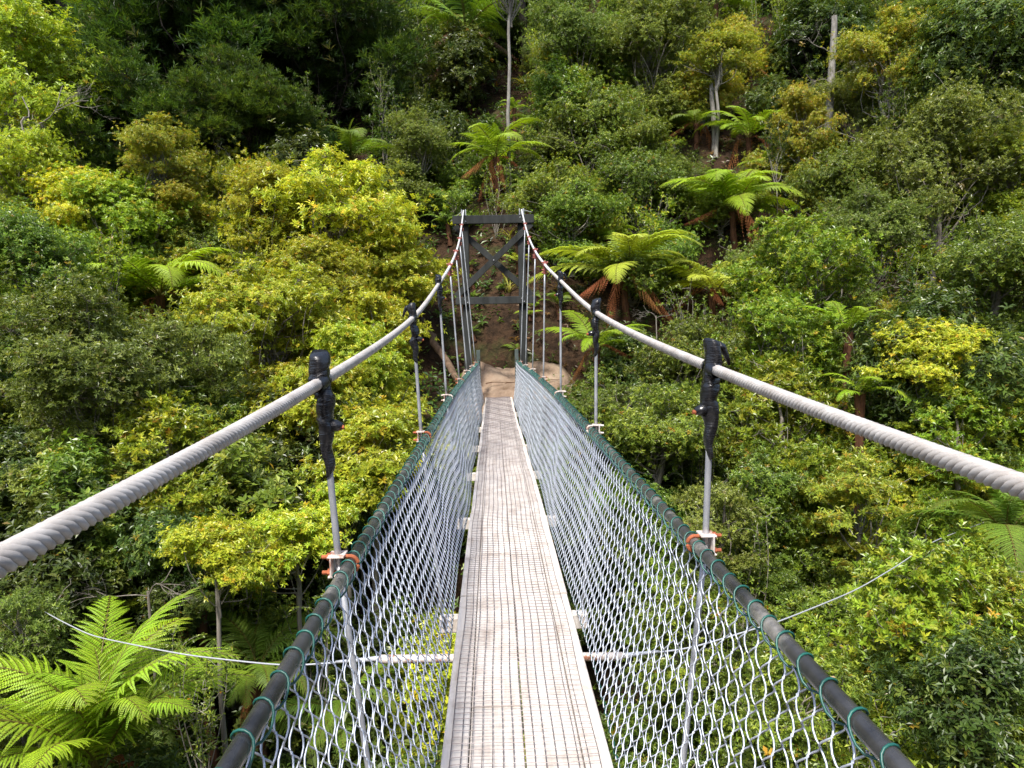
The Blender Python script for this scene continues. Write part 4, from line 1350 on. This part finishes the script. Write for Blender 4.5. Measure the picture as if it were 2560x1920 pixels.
e_, top_, dp_ = pole_tree(2068, 345, 40, .9, 18, M_BARK_P, 'bare dead grey trunk with broken side branches on the right slope', lean=18, name='dead_tree', cat='dead tree')
for k, (z, a, L) in enumerate(((.72, 200, 1.6), (.70, 20, 1.9), (.80, 40, .9), (.6, 330, 1.0), (.55, 160, 1.2))):
    o = bpy.data.objects.new('branch', BARE[k % 3]); COL.objects.link(o); o.parent = e_
    o.location = top_ * z; sc = L * dp_ / 34; o.scale = (sc, sc, sc); o.rotation_euler = (0, rad(62), rad(a))

# bare grey branch tangles and twigs
for (px, py, sz, h, rz, tilt, lb) in (
        (2400, 760, 1.5, 3.8, 20, 60, 'tangle of bare grey branches in the dull green tree'),
        (2330, 870, 1.3, 3.4, 170, 70, 'bare grey branches above the light yellow-green shrub'),
        (560, 1290, .9, 3.2, 15, 62, 'bare lichen-covered grey bough under the left cable'),
        (370, 1480, .8, 3.4, 200, 75, 'bare pale twigs above the big green fern'),
        (60, 1150, 1.0, 3.6, 150, 65, 'bare grey branch poking out by the dark bushy shrub'),
        (1640, 790, .6, 2.0, 10, 75, 'bare pale twigs beneath the lime tree fern'),
        (620, 1000, .8, 2.4, 30, 60, 'dead twigs in the dark hollow left of the bridge'),
        (1750, 1190, .8, 2.6, 40, 35, 'thin dark twigs behind the nearest right hanger'),
        (520, 640, .8, 2.2, 150, 55, 'bare twigs over brown earth left of the yellow tree'),
        (2110, 480, .9, 2.0, 30, 30, 'bare grey stems below the golden shrub'),
        (60, 330, 2.0, 4.6, -20, 62, 'long pale leaning limb under the sunlit tree'),
        (820, 60, 1.8, 4.0, 60, 50, 'bare lichen-hung branches in the shaded forest')):
    c = march(px, py, h); gz = float(ground_z(c.x, c.y))
    e = empty('bare_bush', (c.x, c.y, gz - .05))
    m = MB(); P = np.array([[0, 0, 0], [.03, 0, (c.z - gz) * .5], [0, 0, c.z - gz + .06]])
    m.tube(P, [.03 * sz, .025 * sz, .02 * sz], 6)
    o = bpy.data.objects.new('stem', m.mesh('stem', M_BARK_G)); COL.objects.link(o); o.parent = e
    for q in range(2):
        o = bpy.data.objects.new('branches', BARE[q]); COL.objects.link(o); o.parent = e
        o.location = (0, 0, c.z - gz); o.scale = (sz * .7,) * 3; o.rotation_euler = (0, rad(tilt) * (1 if q == 0 else .6), rad(rz + q * 140))
    tag(e, lb, 'bare branches')


for k in range(16):
    x_ = random.uniform(-1.5, 1.6); y_ = random.uniform(18.7, 21.2)
    if abs(x_) < .45 and y_ < 19.6: continue
    fern(Vector((x_, y_, float(ground_z(x_, y_)) + .12)), random.uniform(.28, .5), 'little green fern growing on the bare earth bank behind the tower',
         kind=random.choice(['green', 'bright']), nf=7, group='little ferns on the earth bank', name='fern', cat='fern')
for k, (x_, y_) in enumerate(((-.25, 17.0), (.2, 16.8), (1.1, 17.2))):
    m = MB(); r_ = np.random.default_rng(k + 50)
    P = curve([0, 0, 0], [r_.uniform(.25, .5), r_.uniform(-.15, .1), .03], r_, .12, 8); P[:, 2] = np.abs(P[:, 2]) * .3
    m.tube(P, np.linspace(.012, .005, 8), 5)
    z_ = max(ground_z(x_, y_), -.3) + .14 + .12
    o = link('fallen_twig', m.mesh('fallen_twig', M_FERNTRUNK), loc=(x_, y_, float(z_)))
    tag(o, ('curved dry twig lying at the end of the deck', 'dry brown twig on the sandy landing', 'dry twig on the sand beside the right tower post')[k], 'twig')

# logs
def log(p0, p1, r0, label):
    P = np.array([tuple(p0.lerp(p1, t)) for t in np.linspace(0, 1, 12)])
    rr = np.random.default_rng(3); P += rr.normal(0, r0 * .22, P.shape)
    m = MB(); m.tube(P - P[0], np.linspace(r0, r0 * .8, 12) * (1 + rr.uniform(-.12, .12, 12)), 12)
    o = link('log', m.mesh('log', M_LOG, True), loc=tuple(P[0])); tag(o, label, 'log')


log(march(895, 195, .15), march(985, 178, .2), .22, 'fallen brown log lying in the forest shade')
a_ = march(1050, 800, .3); b_ = march(1150, 960, .2)
log(a_, b_, .10, 'weathered brown log slanting down beside the left tower post')
log(march(1590, 130, .15), march(1640, 150, .1), .12, 'short pale broken log on the orange earth scar')


# ------------------------------------------------------------------ plants filling the slopes
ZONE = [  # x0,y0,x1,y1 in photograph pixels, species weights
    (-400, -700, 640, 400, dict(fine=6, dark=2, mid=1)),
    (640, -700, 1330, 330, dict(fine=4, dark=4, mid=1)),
    (640, 330, 1080, 480, dict(dark=4, mid=2, fine=2)),
    (1330, -700, 1850, 500, dict(olive=3, mid=4, broad=2, gold=1)),
    (1850, -700, 3000, 380, dict(dark=4, mid=3, olive=2)),
    (1850, 380, 3000, 760, dict(mid=3, bright=2, olive=3, broad=2, gold=.6)),
    (1080, 330, 1420, 900, dict(mid=3, dark=3)),
    (-400, 400, 640, 900, dict(bright=3, mid=4, yellow=2, olive=1)),
    (640, 480, 1080, 1100, dict(yellow=5, bright=2, mid=1)),
    (-400, 900, 700, 1400, dict(mid=3, bright=2, broad=2, dark=2)),
    (-400, 1400, 700, 2600, dict(dark=4, mid=2, broad=1)),
    (700, 1100, 1250, 2600, dict(mid=3, dark=3, yellow=1)),
    (1250, 900, 1850, 2600, dict(mid=4, dark=2, olive=1)),
    (1420, 500, 1850, 900, dict(mid=4, bright=2)),
    (1850, 760, 3000, 1300, dict(bright=3, mid=3, gold=.8, dark=1)),
    (1850, 1300, 3000, 2600, dict(mid=4, bright=3, dark=3)),
]
FDESC = {'yellow': 'yellow-green tree', 'bright': 'bright green shrub', 'mid': 'mid-green shrub', 'dark': 'dark glossy shrub',
         'fine': 'dark feathery tree', 'olive': 'dull olive shrub', 'broad': 'light broad-leaved shrub', 'gold': 'golden shrub'}
ANCH = []
for o in COL.objects:
    if o.parent is None and 'label' in o and o.get('category') in ('tree', 'shrub', 'sapling', 'tree fern', 'fern', 'flax', 'dead tree', 'log') and len(o['label'].split()) <= 12:
        ANCH.append((o.location.x, o.location.y, o['label']))


def fill_label(spn, x, y, R):
    d, ax_, ay_, lb = min(((x - a) ** 2 + (y - b) ** 2, a, b, l_) for a, b, l_ in ANCH)
    rel = 'uphill of' if y - ay_ > .9 else ('downhill of' if y - ay_ < -.9 else 'beside')
    words = lb.split()
    desc = FDESC[spn]
    if R < 1.1: desc = 'small ' + desc
    elif R > 1.5: desc = 'large ' + desc
    t = desc + ' ' + rel + ' the ' + lb
    if len(t.split()) > 16: t = FDESC[spn] + ' ' + rel + ' ' + lb
    if len(t.split()) > 16: t = FDESC[spn] + ' by ' + lb
    return t


def fill():
    r = np.random.default_rng(5); rs = random.Random(9)
    pts = []
    tries = 0
    while tries < 16000:
        tries += 1
        y = 2.5 + 50 * r.random() ** 1.15
        half = max(4.0, .80 * y + 2.0)
        x = r.uniform(-half, half)
        sp_min = .95 + y * .024
        if any((x - a) ** 2 + (y - b) ** 2 < sp_min ** 2 for a, b in pts): continue
        gz = float(ground_z(x, y))
        far = y > 19
        R = r.uniform(.7, 1.35) * (1.0 + y * .010)
        hc = R * r.uniform(.45, 1.05)
        if r.random() < (.33 if y > 16 else .6): hc += r.uniform(.6, 2.0)
        if 16.3 < y < 19.2: hc = min(hc, 1.2)
        if abs(x) < 1.9 and y < 20.5:
            top = gz + hc + R * .8
            if y > 15.0 and abs(x) < 1.7: continue
            if top > -0.75:
                hc = -0.75 - gz - R * .8
                if hc < .25: continue
        if 15.4 < y < 18.9 and -1.5 < x < 3.4: continue     # path and landing stay clear
        c = Vector((x, y, gz + hc)); p = project(c)
        if p is None: continue
        px, py, z = p
        rp = R * F / z
        if px < -rp or px > 2560 + rp or py > 1920 + rp * 1.5 or py < -600: continue
        if any((px - a) ** 2 + (py - b) ** 2 < (q * .8 + rp * .5) ** 2 and z < d + .3 for a, b, q, d in ALLPLANTS): continue
        # the tower and the bank behind it stay in view
        if 1120 - rp < px < 1380 + rp and 520 < py < 1000 and z < 21.5: continue
        ws = None
        for (x0, y0, x1, y1, w_) in ZONE:
            if x0 <= px < x1 and y0 <= py < y1: ws = w_; break
        if ws is None: ws = dict(mid=1)
        spn = rs.choices(list(ws), list(ws.values()))[0]
        pts.append((x, y))
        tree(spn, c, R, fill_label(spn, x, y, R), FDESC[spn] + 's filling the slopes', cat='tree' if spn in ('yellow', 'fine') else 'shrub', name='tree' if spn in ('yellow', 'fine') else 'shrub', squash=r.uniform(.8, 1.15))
        CNT[spn] = CNT.get(spn, 0) + 1
    print('FILL', len(pts), CNT)


fill()


def fill_small():
    r = np.random.default_rng(77); rs = random.Random(4)
    wz = dict(fine='w_dark', dark='w_dark', mid='w_mid', olive='w_olive', broad='w_broad', gold='w_yellow', bright='w_bright', yellow='w_yellow')
    FDESC.update({'w_dark': 'dark thin-stemmed sapling', 'w_mid': 'green thin-stemmed sapling', 'w_olive': 'olive thin-stemmed sapling', 'w_lime': 'lime thin-stemmed sapling',
                  'w_broad': 'broad-leaved thin-stemmed sapling', 'w_yellow': 'yellow thin-stemmed sapling', 'w_bright': 'bright thin-stemmed sapling', 'fern': 'fern'})
    pts = []; nf = 0; tries = 0
    while len(pts) < 230 and tries < 6000:
        tries += 1
        y = 4 + 38 * r.random() ** 1.1
        x = r.uniform(-1, 1) * (.76 * y + 1)
        if any((x - a) ** 2 + (y - b) ** 2 < .8 for a, b in pts): continue
        if (abs(x) < 2.0 and y < 20.3) or (15.4 < y < 18.9 and -1.6 < x < 3.4): continue
        gz = float(ground_z(x, y)); isf = r.random() < .20
        R = r.uniform(.7, 1.35); hc = r.uniform(.5, 1.3) if isf else r.uniform(1.0, 3.2) * (1 if y > 16 else 1.25)
        c = Vector((x, y, gz + hc)); p = project(c)
        if p is None: continue
        px, py, z = p; rp = R * F / z
        if not (-50 < px < 2610 and -150 < py < 2000): continue
        if any((px - a) ** 2 + (py - b) ** 2 < (q * .45 + rp * .3) ** 2 and z < d + .3 for a, b, q, d in ALLPLANTS): continue
        if 1080 - rp < px < 1420 + rp and 480 < py < 1000 and z < 21.5: continue
        pts.append((x, y))
        if isf:
            fern(c, R * .95, fill_label('fern', x, y, 1.3), kind=rs.choice(['green', 'green', 'bright', 'lime']), nf=9, dead=rs.choice([0, 1, 2]), group='ferns scattered over the slopes', name='fern', cat='fern')
        else:
            ws = dict(mid=1)
            for (x0, y0, x1, y1, w_) in ZONE:
                if x0 <= px < x1 and y0 <= py < y1: ws = w_; break
            k = wz[rs.choices(list(ws), list(ws.values()))[0]]
            if rs.random() < .25: k = rs.choice(['w_lime', 'w_olive', 'w_mid'])
            tree(k, c, R, fill_label(k, x, y, 1.3), FDESC[k] + 's on the slopes', cat='sapling', name='sapling', thick=.4, bare_trunk=True)


fill_small()


# ------------------------------------------------------------------ undergrowth: seedlings, ferns and litter nobody could count
def undergrowth():
    r = np.random.default_rng(21)
    n = 27000
    y = 3 + 47 * r.random(n) ** 1.2
    x = r.uniform(-1, 1, n) * (.8 * y + 2)
    ok = ~((y > 15.7) & (y < 18.5) & (x > -.8) & (x < 3.0))
    # the worn earth bank behind the tower is mostly bare
    ok &= ~((np.abs(x - .1) < .75) & (y > 18.5) & (y < 20.3) & (r.random(n) < .45))
    x = x[ok]; y = y[ok]; n = len(x)
    z = ground_z(x, y)
    patch = np.sin(x * .9 + 1.3 * np.sin(y * .8)) + np.sin(y * 1.3 + 2 * np.sin(x * .5))
    k = 7
    h = r.uniform(.05, .55, n)
    P = np.stack([x, y, z], -1)
    A = unit(np.stack([r.normal(0, .35, n), r.normal(-.25, .35, n), np.ones(n)], -1))
    base = np.repeat(P + A * h[:, None], k, 0); ax = np.repeat(A, k, 0); m_ = n * k
    a = unit(np.cross(ax, np.array([[1., .2, 0]]))); b = np.cross(ax, a)
    ph = np.tile(np.arange(k) * 2.4, n) + np.repeat(r.uniform(0, 6.28, n), k)
    th = np.radians(r.uniform(45, 100, m_))
    d = np.cos(th)[:, None] * ax + np.sin(th)[:, None] * (np.cos(ph)[:, None] * a + np.sin(ph)[:, None] * b)
    base = base - ax * (np.tile(np.linspace(0, .7, k), n) * np.repeat(h, k))[:, None]
    scale = np.repeat(r.uniform(.6, 1.5, n) * (.7 + y * .016), k)
    L = .135 * scale * r.uniform(.7, 1.2, m_)
    pal_g = [(5, (0.06, 0.11, 0.02), .3), (3, (0.10, 0.16, 0.025), .3), (2, (0.04, 0.075, 0.018), .3), (.5, (0.16, 0.19, 0.04), .2)]
    pal_b = [(3, (0.07, 0.10, 0.02), .3), (2, (0.14, 0.075, 0.03), .3), (1, (0.10, 0.05, 0.025), .3)]
    cg = np.repeat(pick_cols(r, n, pal_g), k, 0); cb = np.repeat(pick_cols(r, n, pal_b), k, 0)
    sel = np.repeat((patch > .9), k)[:, None]
    col = np.where(sel, cb, cg) * (1 + r.normal(0, .12, m_))[:, None]
    mb = MB()
    add_leaves(mb, base, d, ax, L, L * r.uniform(.25, .45, m_), np.clip(col, .004, .6))
    o = link('undergrowth', mb.mesh('undergrowth', M_LEAF)); tag(o, 'low leafy undergrowth covering the forest floor', 'undergrowth', kind='stuff')


undergrowth()
